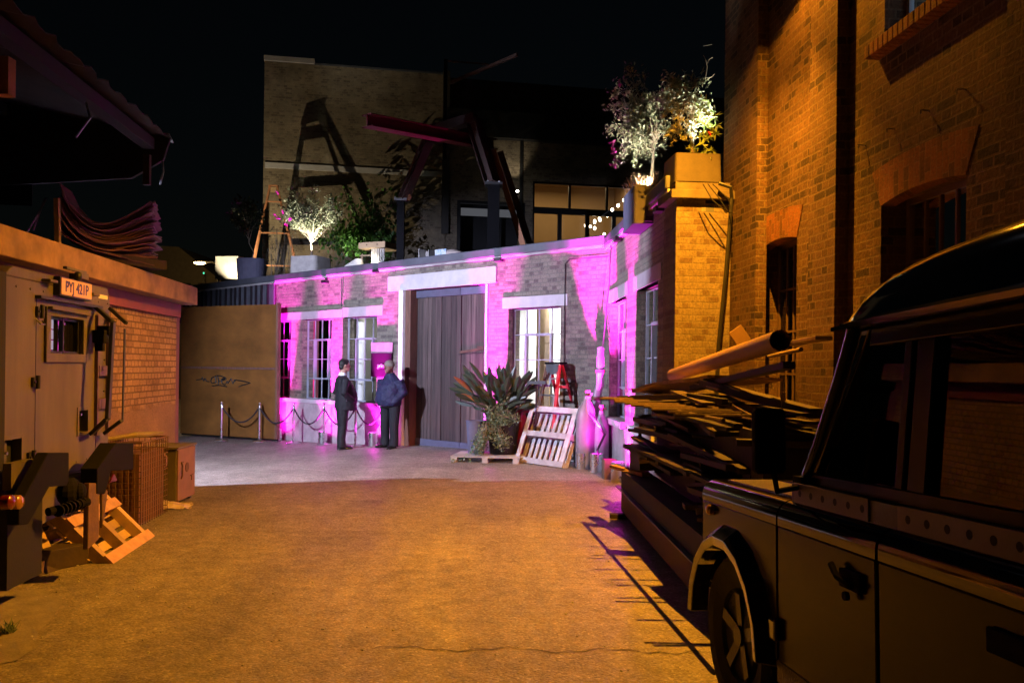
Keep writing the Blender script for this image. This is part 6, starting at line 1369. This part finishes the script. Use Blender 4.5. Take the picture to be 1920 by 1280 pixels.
MB().ell((-.9,0,q.z-.02), .30,.14,.08,16,8).build('glowing_head', M['lampglow'], t); MB().ell((-.85,0,q.z+.05), .36,.16,.08,16,8).build('hood', M['blacksteel'], t)
q2 = P(382, 512, 44); t = thing('green_lamp', 'tiny green light far away below the street lamp', 'lamp', (q2.x, 44, 0)); MB().ell((0,0,q2.z),.04,.04,.05,8,6).build('lens', em('green_glow', (.1,1,.5), 1.5), t); MB().cyl((0,.03,0),(0,.03,q2.z),.02).build('stalk', M['black'], t)

# ---------------------------------------------------------------- light sources
def point(loc, p, c, r=.05, name='light'):
    d = bpy.data.lights.new(name, 'POINT'); d.energy = p; d.color = c; d.shadow_soft_size = r; o = bpy.data.objects.new(name, d); col.objects.link(o); o.location = loc; return o
def area(loc, tgt, p, c, sx_, sy_=None, name='light'):
    d = bpy.data.lights.new(name, 'AREA'); d.energy = p; d.color = c; d.shape = 'RECTANGLE'; d.size = sx_; d.size_y = sy_ or sx_; o = bpy.data.objects.new(name, d); col.objects.link(o); o.location = loc
    o.rotation_euler = (Vector(tgt)-Vector(loc)).to_track_quat('-Z', 'Y').to_euler(); return o
SOD = (1.0, .37, .018)
SL_ = Vector((2.05, 7.6, 5.7))
t = thing('wall_lantern', 'sodium lantern bracketed high on the warehouse wall', 'wall lamp', SL_+Vector((0,0,.10)), 0)
MB().add(*(lambda pr, n: ([(r_*math.cos(6.2832*k/n), r_*math.sin(6.2832*k/n), z_) for r_, z_ in pr for k in range(n)], [(i*n+k, i*n+(k+1)%n, (i+1)*n+(k+1)%n, (i+1)*n+k) for i in range(len(pr)-1) for k in range(n)]))([(.20,-.19),(.17,-.10),(.12,-.03),(.02,.0),(.001,.0)], 28)).build('hood', M['blacksteel'], t); MB().beam((.1,0,.08),(.75,0,.2),.04,.04).build('bracket', M['blacksteel'], t)  # unseen hood, shaped to cut off the lantern's high-angle light
spot(SL_, (-.7,8.9,0), 4600, SOD, 124, .85, .014); point(SL_+Vector((-.0,0,-.01)), 250, SOD, .014)
CL = (.66,.70,1.0)
fl = Vector((-7.3, 10.75, 4.02))
t = thing('flood_lamp', 'cold floodlight fixed under the canopy above the store roof', 'floodlight', fl+Vector((-.15,-.1,0)), R(52))
MB().box(-.16,.16,-.12,-.02,-.12,.065).build('housing', M['blacksteel'], t, bevel=.01); MB().beam((0,-.08,-.1),(0,-.08,-1.3),.04,.04).build('stand', M['blacksteel'], t); MB().box(-.6,.7,-.1,.55,.07,.08).build('added_light_shield', M['blacksteel'], t)  # unseen top plate added to block the flood's upward light
mb = MB(); d_ = Vector((9.0,1.62,0)).normalized(); n_ = Vector((d_.y,-d_.x,0))*.13; mb.beam(fl+n_-d_*.1, fl+n_+d_*1.0, .01, .6); mb.build('added_light_shield', M['blacksteel'], t, w=True)  # unseen side plate added to keep flood light off the near walls
spot(fl, (-1.0, 17.0, 1.2), 7000, CL, 110, .35, .05)
# olive and tree uplights, ladder lamp, wall spot
spot(OL+Vector((.08,-.26,.03)), P(583,392,21.75), 680, (1,.93,.75), 75, .6, .03)
spot(Vector((-8.66,24.48,3.98)), P(570,220,27.2), 700, (1,.80,.48), 105, .5, .012)
spot((T1.x-.10, T1.y-.40, T1.z+.0), P(1180,215,11.25), 620, (1,.92,.74), 88, .6, .02)
spot((T2.x+.20, T2.y-.06, T2.z+.02), P(1312,225,9.75), 560, (1,.98,.8), 56, .6, .02)
spot(P(668,500,25.0), P(665,430,25.8), 130, (.95,1,.7), 70, .6, .03)
spot(P(700,505,19.8)+Vector((0,0,.05)), P(712,465,20.6), 40, (1,.9,.7), 100, .6, .03)
q = P(970, 362, 28.0); t = thing('spot_fitting', 'small bright white spotlight on the brick wall behind the gantry', 'spotlight', q); MB().cyl((0,0,-.06),(0,0,.04),.05).build('housing', M['blacksteel'], t); MB().ell((0,-.02,.05),.05,.05,.04,10,6).build('glowing_lens', em('spot_glow', (1,.97,.85), 30), t)
spot(q+Vector((0,-.02,.12)), FG.m @ Vector((gs(962,300), .0, 9.2)), 60, (1,.85,.6), 60, .8, .03)
# rooms
r4 = FA.m @ Vector(((W4[0]+W4[1])/2+.4, 1.25, 3.0)); area(FA.m @ Vector((sum(W4)/2+.3, .9, 3.05)), FA.m @ Vector((sum(W4)/2+.3, 2.6, 1.7)), 230, (.95,.97,1), 1.2, .4)
r3 = FA.m @ Vector((W3[0]+.9, .9, 3.1)); area(r3, r3-Vector((0,0,1)), 16, (1,.97,.88), .8, .4)
rt = FG.m @ Vector(((w0+w1_)/2, 2.2, 8.7)); area(rt, rt-Vector((0,0,1)), 70, (1,.72,.38), 4, 1.5)
point(FB.m @ Vector((sB0+.6, .9, 2.3)), 12, (.9,.92,1), .15)
point(P(375,492,39.8)-Vector((0,0,.25)), 300, (1,.6,.2), .1)
# night sky and faint moon
w_ = bpy.data.worlds.new("World"); sc.world = w_; w_.use_nodes = True; n = w_.node_tree.nodes; l = w_.node_tree.links
bg = n['Background']; sky = n.new('ShaderNodeTexSky'); sky.sky_type = 'NISHITA'; sky.sun_disc = False; sky.sun_elevation = R(8); sky.sun_rotation = R(200)
l.new(sky.outputs[0], bg.inputs[0]); bg.inputs[1].default_value = .0006
sd = bpy.data.lights.new('moon', 'SUN'); sd.energy = .004; sd.angle = R(.5); sd.color = (.8,.85,1); so = bpy.data.objects.new('moon', sd); col.objects.link(so); so.rotation_euler = (R(55), 0, R(-160))
# ---------------------------------------------------------------- camera
cd = bpy.data.cameras.new('camera'); cam = bpy.data.objects.new('camera', cd); col.objects.link(cam); sc.camera = cam
cd.sensor_width = 36; cd.lens = F/1920*36; cd.shift_y = 50/1920; cd.clip_end = 500; cd.clip_start = .05
cam.matrix_world = Matrix.Translation((0,0,H)) @ Matrix.Rotation(R(90), 4, 'X') @ Matrix.Rotation(ROLL, 4, 'Z')
sc.view_settings.view_transform = 'Standard'; sc.view_settings.look = 'None'; sc.view_settings.gamma = 1; sc.view_settings.exposure = 0
sc.render.resolution_x, sc.render.resolution_y = 1024, 682
sc.cycles.use_denoising = True; sc.cycles.max_bounces = 6; sc.cycles.diffuse_bounces = 3; sc.cycles.sample_clamp_indirect = 4; sc.cycles.transparent_max_bounces = 12
